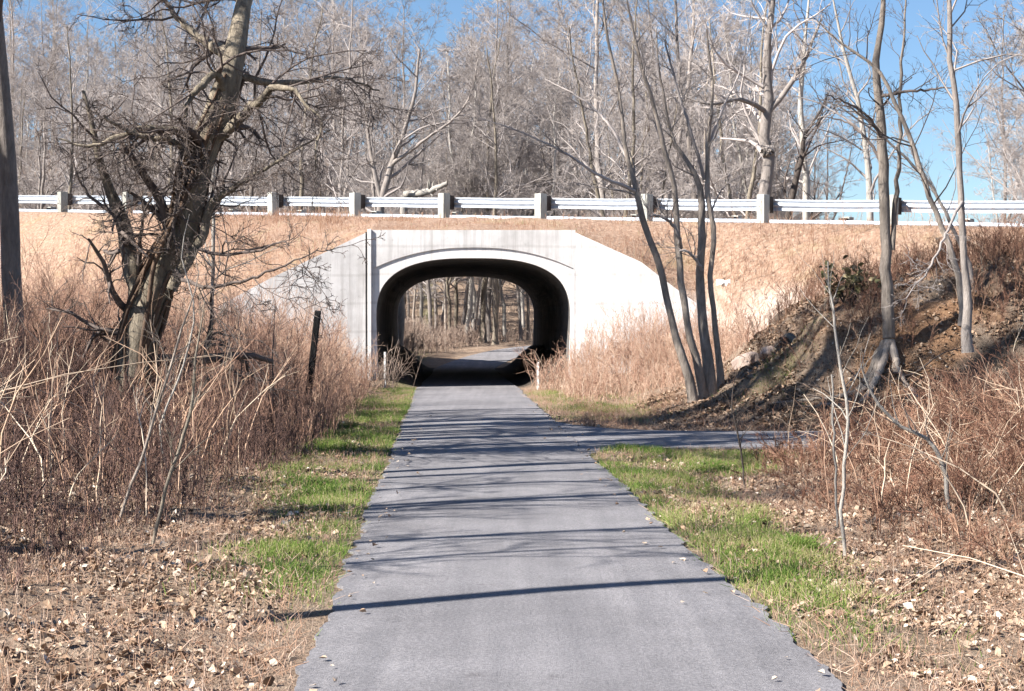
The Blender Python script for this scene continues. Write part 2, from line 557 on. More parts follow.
tag(mb.build('ground', M['ground']), 'leaf strewn ground either side of the paved path', kind='structure')


# paths: thin sheets with ragged edges
def strip(left, right, zf, name, mat, label, cols=9, lift=0.0):
    """left / right: (n,2) edges"""
    n = len(left)
    t = np.linspace(0, 1, cols)[None, :, None]
    P = left[:, None] * (1 - t) + right[:, None] * t
    z = zf(P[..., 0], P[..., 1]) + lift
    V = np.concatenate([P, z[..., None]], -1)
    # skirt
    Lk, Rk = V[:, :1].copy(), V[:, -1:].copy()
    Lk[..., 2] -= 0.025
    Rk[..., 2] -= 0.025
    V = np.concatenate([Lk, V, Rk], 1)
    c = cols + 2
    i = (np.arange(n - 1)[:, None] * c + np.arange(c - 1)[None]).ravel()
    m = MB()
    m.add(V, np.stack([i, i + 1, i + c + 1, i + c], -1))
    return tag(m.build(name, mat, smooth=False), label, kind='structure')


ys = np.arange(-20, 44.6, 0.06)
rag = lambda y, k: 0.09 * (fbm(y * 0.5 + k, y * 0 + k, 3) - 0.5) + 0.11 * (fbm(y * 6 + k, y * 0 + k, 3) - 0.5)
near_l = np.stack([path_c(ys) - 1.31 + rag(ys, 3), ys], -1)
near_r = np.stack([path_c(ys) + 1.36 + rag(ys, 33), ys], -1)
# densify far path centre line
fc, _ = resample([(a, b, 0, 0) for a, b in FAR[1:]], 160)
ft = norm(np.gradient(fc[:, :2], axis=0))
fn = np.stack([-ft[:, 1], ft[:, 0]], -1)
k0 = np.searchsorted(fc[:, 1], 55.5)
join_y = np.arange(44.72, 55.0, 0.4)
jc = np.interp(join_y, [44.6, 55], [path_c(44.6), -1.55])
PL = np.concatenate([near_l, np.stack([jc - np.linspace(1.31, 1.12, len(join_y)), join_y], -1), fc[k0:, :2] + fn[k0:] * 1.12])
PR = np.concatenate([near_r, np.stack([jc + np.linspace(1.36, 1.12, len(join_y)), join_y], -1), fc[k0:, :2] - fn[k0:] * 1.12])
strip(PL, PR, lambda x, y: far_rise(y) + 0.006 + 0.012 * (1 - np.minimum(1, ((x - path_c(y)) / 1.36) ** 2)) * (y < 44), 'path', M['asphalt'],
      'grey asphalt path running through the underpass')
xs = np.concatenate([np.arange(0.0, 5, 0.1), np.arange(5, 40, 0.5)])
pe = lambda x, y: x - path_c(y)
near_e = np.stack([xs, side_near(xs, pe(xs, 23)) + rag(xs, 70)], -1)
far_e = np.stack([xs, side_far(xs, pe(xs, 27.5)) + rag(xs, 90)], -1)
strip(far_e, near_e, lambda x, y: 0.002 + 0 * x + 0.0 * y, 'side_path', M['asphalt'], 'asphalt side path branching off the main path')

# ------------------------------------------------------------------ embankment carrying the road
cu = np.array(sorted(set(np.round(np.concatenate([np.arange(-60, -14, 2.0), np.arange(-14, 14, 0.35), np.arange(14, 60.1, 2.0), [-2.82, 2.69, -8.5, 6.2]]), 3))))
V_W = ([-60, -14, -10, -8.5, -2.82, 2.69, 6.2, 9, 21, 60], [45, 10, 4, -.35, 0, 0, -0.7, -6, -15, -44])
T_W = ([-60, -14, -10, -8.5, -5.4, -2.82, 2.69, 4.4, 5.25, 6.2, 9, 60], [-.4, -.4, 0.2, 1.1, 2.78, 4.02, 4.02, 3.22, 2.55, 1.85, -.4, -.4])
V_F = ([-60, -10, -6, -2.8, 2.8, 6, 10, 20, 60], [70, 32, 22.5, 19, 19, 19.4, 19.4, 10, -20])
T_F = ([-60, -10, -6, -2.8, 2.8, 6, 10, 60], [-.4, -.4, 2.5, 5.05, 4.9, 2.5, -.4, -.4])
ROADW = 5.4
rows = []
vw, tw, vf, tf = (np.interp(cu, *a) for a in (V_W, T_W, V_F, T_F))


def v_at_s(u, s):
    """v where the column u meets the line at distance s from the near rail"""
    v = np.full(u.shape, 8.0)
    for _ in range(30):
        x = u + tun_c(v)
        cur = (x - P0[0]) * RN[0] + (FACE + v - P0[1]) * RN[1]
        v = v + (s - cur) / (RN[1] - 0.0386 * RN[0])
    return v


vr, vfar = v_at_s(cu, 0.7), v_at_s(cu, -ROADW - 0.7)
vfar = np.minimum(vfar, vf - 0.45)
rowsV = [vw + 0.06, vw + 0.3]
rowsZ = [np.where(np.abs(cu + .06) < 2.8, 3.95, -1.2), tw]
xr = cu + tun_c(vr)
cz = crest(xr, FACE + vr)
for t in np.linspace(0, 1, 26)[1:]:
    v = (vw + 0.3) * (1 - t) + vr * t
    tt = 1 - (1 - t) ** 1.25
    rowsV.append(v)
    rowsZ.append(tw * (1 - tt) + cz * tt)
x2 = cu + tun_c(vfar)
cz2 = crest(x2, FACE + vfar)
for t in np.linspace(0, 1, 6)[1:]:
    rowsV.append(vr * (1 - t) + vfar * t)
    rowsZ.append((cz * (1 - t) + cz2 * t) - 0.12 * np.sin(math.pi * min(max(t, 0), 1)))
for t in np.linspace(0, 1, 10)[1:]:
    rowsV.append(vfar * (1 - t) + (vf - 0.3) * t)
    rowsZ.append(cz2 * (1 - t) + np.minimum(tf, cz2) * t)
rowsV.append(vf - 0.06)
rowsZ.append(np.where(np.abs(cu) < 2.8, 4.2, -1.2))
RV, RZ = np.array(rowsV), np.array(rowsZ)
EX = cu[None] + tun_c(RV)
EY = FACE + RV
mid = np.zeros(RV.shape)
mid[2:26] = 1
ez = RZ + mid * ((fbm(EX * 0.8, EY * 0.8, 3) - 0.5) * 0.28 + (fbm(EX * 3, EY * 3, 2) - 0.5) * 0.12) * sm(RZ, 0.0, 0.6) * np.clip(1.6 - np.abs(RV - vr[None]) * 0 - 1.3 * (np.arange(len(RV))[:, None] > 24), 0.1, 1)
over = (np.abs(cu)[None] < 3.2) & (RV > 0) & (RV < LEN) & (RZ > 0)
ez = np.where(over, np.maximum(ez, 4.0), ez)
fan = sm(fbm(EX * 1.2, EY * 1.2, 3), 0.25, 0.5) * (EX > 3) * (1 - sm(ez, 2.1, 2.9))
mb = MB()
nc = len(cu)
i = (np.arange(len(RV) - 1)[:, None] * nc + np.arange(nc - 1)[None]).ravel()
mb.add(np.stack([EX, EY, ez], -1), np.stack([i, i + 1, i + nc + 1, i + nc], -1), fan=fan.ravel())
tag(mb.build('embankment', M['bank']), 'dry grass embankment that carries the road over the underpass', kind='structure')


def emb_z(x, y):
    """height of the near face of the embankment at (x, y); nan off it"""
    v = y - FACE
    u = x - tun_c(v)
    a, b = np.interp(u, *V_W) + 0.3, v_at_s(u, 0.7)
    t = (v - a) / (b - a)
    xb = u + tun_c(b)
    c = crest(xb, FACE + b)
    tt = 1 - (1 - np.clip(t, 0, 1)) ** 1.25
    z = np.interp(u, *T_W) * (1 - tt) + c * tt
    return np.where((t > 0.0) & (t <= 1.0), z, np.nan)


# road surface and its lines
def rail_ribbon(s0, s1, lift, name, mat, a0=-60, a1=60, parent=None):
    a = np.arange(a0, a1 + 0.1, 1.5)
    m = MB()
    V = []
    for s in (s0, s1):
        p = P0[None] + RU[None] * a[:, None] + RN[None] * s
        V.append(np.concatenate([p, (crest(p[:, 0], p[:, 1]) + lift)[:, None]], -1))
    V = np.stack(V, 1).reshape(-1, 3)
    n = len(a)
    k = np.arange(n - 1) * 2
    m.add(V, np.stack([k, k + 1, k + 3, k + 2], -1))
    return m.build(name, mat, parent)


tag(rail_ribbon(-0.55, -ROADW + 0.55, 0.03, 'road', M['road']), 'asphalt road along the top of the embankment', kind='structure')
for nm, s, w, mt in (('road_line', -0.85, 0.1, 'white_paint'), ('road_line', -ROADW + 0.85, 0.1, 'white_paint'), ('road_line', -ROADW / 2, 0.12, 'yellow_paint')):
    tag(rail_ribbon(s + w / 2, s - w / 2, 0.036, nm, M[mt]), kind='structure')

# ------------------------------------------------------------------ concrete underpass
und = empty('concrete_underpass', (tun_c(0), FACE, 0), 'white concrete road underpass with wide rounded opening above the path', 'underpass')
OA, OB, OC, OE = 2.58, 1.60, 1.84, 2.75     # opening half width, cap height, spring line, squareness
th = np.linspace(0, math.pi, 49)
arch_u = OA * np.sign(np.cos(th)) * np.abs(np.cos(th)) ** (2 / OE)
arch_z = OC + OB * np.abs(np.sin(th)) ** (2 / OE)
prof = np.concatenate([[[OA - 0.10, -0.3]], [[OA - 0.03, 0.9]], np.stack([arch_u, arch_z], -1), [[-OA + 0.03, 0.9]], [[-OA + 0.10, -0.3]]])
off = np.array(und.location)


def loft(sections, closed=False):
    """sections: list of (n,3) rows -> quads"""
    S = np.array(sections)
    n, k, _ = S.shape
    i = (np.arange(n - 1)[:, None] * k + np.arange(k - 1)[None]).ravel()
    return S.reshape(-1, 3), np.stack([i, i + 1, i + k + 1, i + k], -1)


def face_pts(p2, v):
    return np.stack([p2[:, 0] + tun_c(v), np.full(len(p2), FACE + v), p2[:, 1]], -1)


# lining with ring joints
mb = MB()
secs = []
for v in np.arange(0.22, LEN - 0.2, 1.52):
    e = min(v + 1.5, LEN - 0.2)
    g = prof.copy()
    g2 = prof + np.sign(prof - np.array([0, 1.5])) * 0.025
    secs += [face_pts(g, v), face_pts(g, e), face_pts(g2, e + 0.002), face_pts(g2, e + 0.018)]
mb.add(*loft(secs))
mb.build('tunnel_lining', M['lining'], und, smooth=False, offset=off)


K9 = (1 - .9 ** OE) ** (1 / OE)


def outer_rect(u0, u1, top):
    """outer boundary points matching prof one to one: left and right sides and the top edge"""
    out = []
    for (a, z) in prof:
        w = a / OA
        if z <= OC + 1e-6:
            out.append((u1 if a > 0 else u0, z))
        elif abs(w) > .9:
            k = min(1, (z - OC) / OB / K9)
            out.append((u1 if a > 0 else u0, OC + (top - OC) * k))
        else:
            k = (w / .9 + 1) / 2
            out.append((u0 + (u1 - u0) * k, top))
    return np.array(out)


def panel_with_hole(inner, outer, v0, v1, mat, name):
    m = MB()
    m.add(*loft([face_pts(inner, v0 + (v1 - v0) * 1.0), face_pts(inner, v0), face_pts(outer, v0), face_pts(outer, v1)]))
    return m.build(name, mat, und, smooth=False, offset=off)


ring_out = []
for (a, z) in prof:
    w = a / OA
    e = 2.655 if a > 0 else -2.665
    if z <= OC + 1e-6:
        ring_out.append((e, z))
    elif abs(w) > .9:
        ring_out.append((e, OC + (3.18 - OC) * min(1, (z - OC) / OB / K9)))
    else:
        ring_out.append((abs(e) * w / .9, max(3.74 - .56 * abs(w / .9) ** 2.3, z + .05)))
ring_out = np.array(ring_out)
panel_with_hole(prof, ring_out, 0.015, 0.3, M['ring'], 'arch_ring')
panel_with_hole(ring_out - np.sign(ring_out - np.array([0, 1.0])) * np.array([0.0, 0.02]) , outer_rect(-2.80, 2.695, 4.18), -0.022, 0.36, M['concrete'], 'headwall')
panel_with_hole(prof, outer_rect(-2.8, 2.8, 5.08), LEN + 0.0, LEN - 0.36, M['concrete'], 'headwall')


def wing(us, tops, vs, name, th_=0.3, sgn=1, parent=und):
    m = MB()
    f = lambda k, t: [[u + tun_c(v), FACE + v + k * sgn, z if t else -0.4] for u, v, z in zip(us, vs, tops)]
    a, b, c, d = f(0, 0), f(0, 1), f(th_, 1), f(th_, 0)
    m.add(*loft([a, b, c, d]))
    n = len(us)
    o = m.n
    ends = [a[0], b[0], c[0], d[0], a[-1], b[-1], c[-1], d[-1]]
    m.add(ends, [[0, 1, 2, 3], [4, 5, 6, 7]])
    return m.build(name, M['concrete'], und, smooth=False, offset=off)


ul = np.array([-8.5, -7.2, -5.4, -4.0, -2.86])
wing(ul, np.interp(ul, *T_W) + 0.1, np.interp(ul, *V_W) - 0.004, 'wing_wall')
ur = np.array([2.697, 4.4, 5.25, 6.2])
wing(ur, np.interp(ur, *T_W) + 0.1, np.interp(ur, *V_W) - 0.018, 'wing_wall', th_=.35)
fl = np.array([-6, -4.4, -2.82])
wing(fl, np.interp(fl, *T_F) + 0.06, np.interp(fl, *V_F), 'wing_wall', sgn=-1)
fr = np.array([2.82, 4.4, 6])
wing(fr, np.interp(fr, *T_F) + 0.06, np.interp(fr, *V_F), 'wing_wall', sgn=-1)
m = MB()
m.box((tun_c(0) - 2.83, FACE + 0.09, 1.85), (0.058, 0.16, 4.56))
m.build('expansion_joint', M['joint'], und, smooth=False, offset=off)
m = MB()
m.box((tun_c(0) - 2.745, FACE - 0.05, 2.05), (0.10, 0.07, 4.3))
m.build('pilaster', M['ring'], und, smooth=False, offset=off, bevel=0.012)

# ------------------------------------------------------------------ guardrails
GP = 3.888


def guardrail(s, flip, label, n0, n1, lift=0.0):
    p = rail_xy(0, s)
    g = empty('guardrail', (p[0], p[1], crest(p[0], p[1]) + lift), label, 'guardrail')
    o = np.array(g.location)
    prof_w = np.array([(0.0, .155), (0.012, .150), (0.012, .13), (0.075, .095), (0.08, .07), (0.075, .045), (0.0, .012), (-0.002, 0), (0.0, -.012), (0.075, -.045), (0.08, -.07), (0.075, -.095), (0.012, -.13), (0.012, -.150), (0, -.155)])
    a = np.arange(n0 * GP - 0.6, n1 * GP + 0.7, 0.972)
    secs = []
    for aa in a:
        q = rail_xy(aa, s)
        z = crest(q[0], q[1]) + lift + 0.55 + 0.008 * math.sin(aa * 1.7)
        b = q[None] - RN[None] * flip * (0.34 + prof_w[:, :1])
        secs.append(np.concatenate([b, (z + prof_w[:, 1])[:, None]], -1))
    m = MB()
    m.add(*loft(secs))
    r = m.build('rail', M['galvanised'], g, smooth=False, offset=o)
    md = r.modifiers.new('thick', 'SOLIDIFY')
    md.thickness = 0.006
    uax = (RU[0], RU[1], 0)
    nax = (RN[0], RN[1], 0)
    pr = np.random.default_rng(3)
    for k in range(n0, n1 + 1):
        q = rail_xy(k * GP, s)
        z = crest(q[0], q[1]) + lift
        m = MB()
        tl = pr.normal(0, 0.012, 2)
        az = norm(np.array([tl[0], tl[1], 1.0]))
        qc = q + RN * flip * .07
        m.box((qc[0], qc[1], z + 0.23), (0.24, 0.34, 1.2), uax, nax, az)
        m.build('post', M['post_wood'], g, smooth=False, offset=o, bevel=0.015)
        q2 = q - RN * flip * 0.22 + RU * 0.0
        m = MB()
        m.box((q2[0], q2[1], z + 0.55), (0.22, 0.236, 0.46), uax, nax)
        m.build('blockout', M['bark_dark'], g, smooth=False, offset=o, bevel=0.01)
    for k in range(n0, n1 + 1):
        q = rail_xy(k * GP, s) - RN * flip * 0.425
        m = MB()
        m.box((q[0], q[1], crest(q[0], q[1]) + lift + 0.55), (0.04, 0.03, 0.04), uax, nax)
        m.build('bolt', M['galvanised'], g, smooth=False, offset=o)
    return g


guardrail(0.0, 1, 'pale steel guardrail on wooden posts along the near edge of the road', -7, 9)
guardrail(-ROADW, -1, 'low far guardrail glimpsed beneath the nearer one across the road', -8, 9, lift=-0.36)


# ------------------------------------------------------------------ trees
def tree(name, label, cat, stems, bark, twig, K=22, noise_=0.012, levels=(), seed=0, group=None, sides=10, limbs=(), extra=None, one_trunk=True, flare=True):
    """stems, limbs: control points (x,y,z,r). levels: list of dicts for grow()"""
    r = np.random.default_rng(seed)
    base = np.array(stems[0][0][:3])
    base[2] = float(gz(base[0], base[1])) if base[1] < 45 or base[1] > 62 else base[2]
    t = empty(name, base, label, cat, group)
    allP, allR = [], []
    tm = MB()
    for st in stems:
        c = [tuple(p) for p in st]
        c0 = c[0]
        c = [(c0[0], c0[1], c0[2] - 0.35, c0[3] * (1.5 if flare else 1.0)), (c0[0], c0[1], c0[2] + 0.02, c0[3] * (1.3 if flare else 1.0))] + c[1:] if flare else c
        P, R = resample(c, K, noise_, r)
        R = R * (1 + r.normal(0, 0.035, K))
        allP.append(P)
        allR.append(R)
        if one_trunk:
            tubes(tm, P[None], R[None], sides)
        else:
            m = MB()
            tubes(m, P[None], R[None], sides)
            m.build('trunk', bark, t, offset=base)
    if one_trunk:
        tm.build('trunk', bark, t, offset=base)
    cm = MB()
    for st in limbs:
        P, R = resample(st, K, noise_ * .8, r)
        m = MB()
        tubes(m, P[None], R[None], 7)
        m.build('limb', twig if st[0][3] < 0.05 else bark, t, offset=base)
        allP.append(P)
        allR.append(R)
    Pp, Rp = np.array(allP), np.array(allR)
    for lv in levels:
        lv = dict(lv)
        sd = lv.pop('sides', 3)
        src = lv.pop('both', False)
        C, CR = grow(Pp, Rp, r=r, **lv)
        tubes(cm, C, CR, sd)
        if src and C.shape[1] == Pp.shape[1]:
            Pp, Rp = np.concatenate([Pp, C]), np.concatenate([Rp, CR])
        else:
            Pp, Rp = C, CR
    if levels:
        cm.build('crown', twig, t, offset=base)
    return t


def cap(P, R):
    """close both ends of a broken log"""
    P = np.concatenate([P[:1], P, P[-1:]])
    return P + np.r_[[[0, 0, 0]], np.zeros((len(P) - 1, 3))], np.r_[.004, R, .004]


def px(pts, d, dd=None):
    """(px, py, r[, extra depth]) survey points -> world"""
    return [(*at(p[0], p[1], d + (p[3] if len(p) > 3 else 0)), p[2]) for p in pts]


CR = [dict(n=9, t0=.3, t1=1, lr=.28, ang=(30, 75), K=7, up=.12, wob=.22, rr=.55, sides=5, rmin=.006),
      dict(n=6, t0=.2, t1=1, lr=.5, ang=(25, 70), K=6, up=.08, wob=.25, rr=.6, sides=4, rmin=.0045),
      dict(n=5, t0=.2, t1=1, lr=.5, ang=(25, 70), K=4, up=.05, wob=.25, rr=.6, sides=3, rmin=.0035),
      dict(n=3, t0=.2, t1=1, lr=.5, ang=(25, 60), K=3, up=.03, wob=.2, rr=.6, sides=3, rmin=.003)]

# big leaning gnarled tree, left
D = 21.0
tree('gnarled_tree', 'big leaning gnarled tree with broken tangled limbs above the red brush', 'tree',
     [px([(126, 462, .25), (136, 350, .225), (160, 272, .205), (186, 217, .19), (200, 155, .185), (219, 110, .18), (234, 60, .14), (246, 0, .10, .5), (262, -80, .05, 1)], D),
      px([(134, 452, .14, .2), (142, 330, .13, .2), (131, 262, .11, .3), (120, 215, .09, .3), (106, 180, .06, .2), (96, 140, .04), (84, 90, .02)], D)],
     M['bark_gnarled'], M['twig_dark'], K=30, noise_=.012, seed=4, sides=14,
     limbs=[px([(213, 140, .085), (228, 131, .075, -.1), (245, 114, .065, -.3), (252, 108, .06, -.4), (264, 99, .05, -.6), (270, 90, .045, -.7), (284, 89, .038, -.9), (296, 92, .026, -1), (303, 103, .022, -1), (322, 121, .02, -1.1), (320, 136, .016, -1.1), (315, 150, .013, -1.2), (316, 172, .007, -1.2)], D),
            px([(222, 95, .07), (236, 78, .055, .3), (262, 82, .045, .5), (300, 83, .035, .8), (345, 79, .02, 1.2), (380, 92, .01, 1.4)], D),
            px([(197, 150, .075), (189, 142, .06, -.2), (178, 131, .05, -.4), (146, 130, .045, -.6), (118, 138, .035, -.8), (90, 146, .02, -.9), (60, 140, .01, -1)], D),
            px([(196, 160, .05), (170, 140, .04, -.5), (140, 136, .032, -.7), (105, 118, .02, -1)], D),
            px([(172, 290, .075, -.2), (185, 266, .07, -.2), (199, 244, .062, -.2), (216, 200, .05, -.2), (234, 188, .035, -.3), (280, 160, .02, -.4), (330, 130, .008, -.5)], D),
            px([(176, 270, .03, -.25), (187, 281, .026, -.5), (205, 287, .024, -.7), (240, 281, .02, -.9), (280, 267, .014, -1.1), (320, 249, .006, -1.2)], D),
            px([(184, 146, .03, -.3), (180, 160, .028, -.35), (178, 190, .028, -.35), (176, 214, .03, -.3), (168, 250, .02, -.3)], D),
            px([(232, 60, .09), (222, 50, .09, .3), (205, 42, .06, .5), (180, 20, .04, .7), (150, -20, .02, 1)], D),
            px([(226, 100, .06), (216, 75, .05, -.4), (200, 88, .045, -.6), (190, 100, .03, -.7), (186, 118, .015, -.8)], D)],
     levels=[dict(n=12, t0=.2, t1=1, lr=.34, ang=(30, 85), K=8, up=0, wob=.2, rr=.42, sides=5, rmin=.007, L=5.0),
             dict(n=7, t0=.1, t1=1, lr=.55, ang=(25, 75), K=7, up=-.06, wob=.22, rr=.6, sides=4, rmin=.005),
             dict(n=6, t0=.15, t1=1, lr=.55, ang=(25, 75), K=5, up=-.08, wob=.25, rr=.6, sides=3, rmin=.0038),
             dict(n=2, t0=.2, t1=1, lr=.6, ang=(25, 65), K=3, up=-.05, wob=.2, rr=.6, sides=3, rmin=.003)])

# woody vines wound round the gnarled trunk and hanging off it
vr_ = np.random.default_rng(91)
cP, cR = resample(px([(126, 462, .25), (136, 350, .225), (160, 272, .205), (186, 217, .19), (200, 155, .185), (219, 110, .18), (234, 60, .14)], D), 60)
m = MB()
for k in range(16):
    a0, tw, e = vr_.uniform(0, 6.28), vr_.uniform(-5, 5), vr_.uniform(.35, 1)
    n = 46
    t = np.linspace(0, e, n)
    c = np.stack([np.interp(t, np.linspace(0, 1, 60), cP[:, j]) for j in range(3)], -1)
    rad = np.interp(t, np.linspace(0, 1, 60), cR) * 1.04 + .015 + .12 * np.abs(fbm(t * 6 + k * 7, t * 0 + k, 3) - .45)
    ang = a0 + tw * t + 1.5 * (fbm(t * 4 + k, t * 0 + 3 * k, 2) - .5)
    P = c + rad[:, None] * np.stack([np.cos(ang), np.sin(ang), ang * 0], -1)
    tubes(m, P[None], np.full((1, n), vr_.uniform(.012, .032)), 5)
    C, c_ = grow(P[None], np.full((1, n), .012), 9, .1, 1, .12, (40, 90), 6, up=-.02, wob=.3, rr=.6, rmin=.005, r=vr_)
    tubes(m, C, c_, 3)
    C, c_ = grow(C, c_, 4, .2, 1, .6, (30, 80), 4, up=-.02, wob=.3, rr=.6, rmin=.004, r=vr_)
    tubes(m, C, c_, 3)
o = m.build('woody_vine', M['twig_vine'], offset=cP[0])
o.location = [float(c) for c in cP[0]]
tag(o, 'tangle of dark woody vines climbing the gnarled leaning trunk', 'vine')

# clump of four slim stems right of the tunnel
D = 31.0
tree('clump_tree', 'clump of slim bare stems rising from one base beside the right wing wall', 'tree',
     [px([(693, 400, 0.085), (675, 334, 0.072), (656, 255, 0.064), (641, 214, 0.060), (636, 188, 0.053), (627, 158, 0.043, .2), (620, 100, 0.034, .4), (606, 30, 0.025, .5), (596, -40, 0.010, .5)], D),
      px([(702, 394, 0.072, .2), (686, 319, 0.068), (679, 255, 0.064), (677, 225, 0.060), (673, 180, 0.051, -.1), (664, 150, 0.047, -.2), (654, 108, 0.038, -.3), (638, 55, 0.030, -.4), (622, -20, 0.013, -.5)], D),
      px([(711, 393, 0.102, .3), (704, 330, 0.093, .3), (700, 290, 0.085, .3), (702, 225, 0.072, .3), (701, 190, 0.064, .3), (687, 161, 0.043, .4), (677, 148, 0.034, .5), (664, 100, 0.025, .6), (655, 30, 0.013, .8)], D),
      px([(721, 386, 0.060, .5), (715, 327, 0.055, .4), (711, 274, 0.051, .3), (713, 233, 0.051, .2), (708, 205, 0.051, .2), (707, 150, 0.043, .2), (712, 95, 0.030, .1), (706, 30, 0.017)], D)],
     M['bark_clump'], M['twig_grey'], K=24, seed=9, one_trunk=False, sides=9, noise_=.008,
     limbs=[px([(636, 192, 0.038), (618, 184, 0.034, -.3), (600, 176, 0.029, -.5), (562, 152, 0.020, -.8), (520, 132, 0.013, -1), (480, 118, 0.006, -1)], D),
            px([(681, 248, 0.038), (679, 238, 0.034, -.2), (671, 223, 0.031, -.3), (658, 216, 0.024, -.4), (648, 215, 0.015, -.5)], D),
            px([(702, 270, 0.034, .2), (692, 256, 0.027, -.1), (683, 250, 0.019, -.2), (679, 251, 0.009, -.2)], D),
            px([(704, 180, 0.034, .2), (690, 130, 0.030), (680, 100, 0.025, .1), (664, 40, 0.017, .2)], D),
            px([(707, 150, 0.030, .2), (722, 110, 0.022, .3), (738, 75, 0.015, .4), (750, 20, 0.009, .5)], D),
            px([(627, 158, 0.034, .2), (605, 120, 0.025, .5), (575, 95, 0.017, .8), (545, 80, 0.009, 1)], D)],
     levels=[dict(n=8, t0=.4, t1=1, lr=.42, ang=(25, 65), K=7, up=.12, wob=.18, rr=.45, sides=4, rmin=.006, L=3.4),
             dict(n=6, t0=.2, t1=1, lr=.5, ang=(25, 65), K=5, up=.1, wob=.2, rr=.6, sides=3, rmin=.0045),
             dict(n=4, t0=.2, t1=1, lr=.5, ang=(25, 65), K=4, up=.05, wob=.2, rr=.6, sides=3, rmin=.0035)])

# tree on the eroded mound, right
D = 29.2
rt = []
for q in ([(888, 333, .09), (876, 352, .06, -.5), (862, 372, .045, -.8), (846, 392, .02, -1.0)], [(886, 330, .09), (866, 340, .06, -.5), (842, 352, .05, -.7), (818, 374, .03, -.8), (800, 392, .012, -.9)],
          [(890, 333, .09), (904, 352, .06, -.5), (914, 374, .04, -.8), (922, 400, .02, -1)], [(884, 325, .07), (852, 332, .05, -.5), (815, 340, .035, -.5), (776, 368, .02, -.4), (752, 386, .012, -.3)]):
    rt.append(px(q, D))
for q in rt:
    for j, p in enumerate(q):
        q[j] = (p[0], p[1], float(gz(p[0], p[1])) + 0.35 * p[3] + (0.25 if j == 0 else 0.0), p[3])
tree('mound_tree', 'straight bare tree with exposed roots on the eroded orange soil mound', 'tree',
     [px([(889, 338, 0.111), (886, 270, 0.098), (883, 170, 0.089), (881, 134, 0.085), (877, 100, 0.076), (875, 65, 0.064), (880, 25, 0.051), (884, -60, 0.025)], D),
      px([(892, 250, 0.043), (895, 197, 0.043), (898, 165, 0.036, -.2), (899, 100, 0.030, -.3), (902, 45, 0.021, -.4), (906, -20, 0.010, -.4)], D)],
     M['bark_clump'], M['twig_dark'], K=24, seed=12, flare=False,
     limbs=rt + [px([(882, 140, 0.034), (868, 118, 0.025, -.4), (850, 105, 0.019, -.7), (825, 95, 0.010, -1)], D),
                 px([(879, 97, 0.034), (905, 92, 0.025, -.5), (930, 90, 0.019, -.8), (952, 88, 0.010, -1)], D),
                 px([(883, 165, 0.034), (866, 140, 0.025, .4), (846, 122, 0.017, .8), (826, 118, 0.009, 1)], D)],
     levels=[dict(n=8, t0=.35, t1=1, lr=.4, ang=(30, 70), K=6, up=.06, wob=.2, rr=.4, sides=4, rmin=.005, L=3.0),
             dict(n=5, t0=.2, t1=1, lr=.5, ang=(25, 65), K=5, up=.06, wob=.2, rr=.6, sides=3, rmin=.004),
             dict(n=3, t0=.2, t1=1, lr=.5, ang=(25, 65), K=4, up=.05, wob=.2, rr=.6, sides=3, rmin=.0035)])
LV = [dict(n=15, t0=.35, t1=1, lr=.34, ang=(25, 65), K=6, up=.08, wob=.2, rr=.45, sides=4, rmin=.005),
      dict(n=6, t0=.2, t1=1, lr=.5, ang=(25, 65), K=5, up=.06, wob=.2, rr=.6, sides=3, rmin=.004),
      dict(n=4, t0=.2, t1=1, lr=.5, ang=(25, 65), K=4, up=.05, wob=.2, rr=.6, sides=3, rmin=.0035)]
tree('leaning_tree', 'pale slender tree leaning left across the straight tree on the mound', 'tree',
     [px([(962, 305, 0.051), (941, 225, 0.046), (927, 193, 0.044), (912, 147, 0.039), (895, 104, 0.034), (875, 68, 0.027), (846, 48, 0.020), (815, 20, 0.008)], 27.5)],
     M['bark_clump'], M['twig_dark'], seed=21, levels=LV)
tree('leaning_tree', 'thin forked tree at the far right leaning behind the pale leaning one', 'tree',
     [px([(975, 300, 0.034), (950, 222, 0.031), (930, 188, 0.029), (905, 158, 0.024), (872, 132, 0.019), (840, 108, 0.014), (815, 98, 0.007)], 30.5)],
     M['bark_grey'], M['twig_grey'], seed=22, levels=LV)
tree('vine_tree', 'pale upright tree hung with vines at the right edge of the mound', 'tree',
     [px([(968, 330, 0.061), (962, 230, 0.054), (958, 140, 0.048), (950, 60, 0.041), (945, -30, 0.034), (940, -120, 0.014)], 25.5)],
     M['bark_grey'], M['twig_grey'], seed=23, levels=LV,
     limbs=[px([(962, 200, 0.027), (945, 235, 0.020, -.5), (928, 270, 0.015, -.8), (905, 300, 0.008, -1)], 25.5)])

# trees just beyond the guardrail
LVB = [dict(n=16, t0=.35, t1=1, lr=.33, ang=(30, 65), K=7, up=.1, wob=.2, rr=.5, sides=5, rmin=.012),
       dict(n=7, t0=.2, t1=1, lr=.5, ang=(25, 65), K=5, up=.08, wob=.22, rr=.6, sides=3, rmin=.009),
       dict(n=5, t0=.2, t1=1, lr=.5, ang=(25, 65), K=4, up=.05, wob=.22, rr=.6, sides=3, rmin=.007)]


def trunk_px(pts, d, z0):
    p = px(pts, d)
    return [(p[0][0], p[0][1], z0, p[0][3] * 1.1)] + p


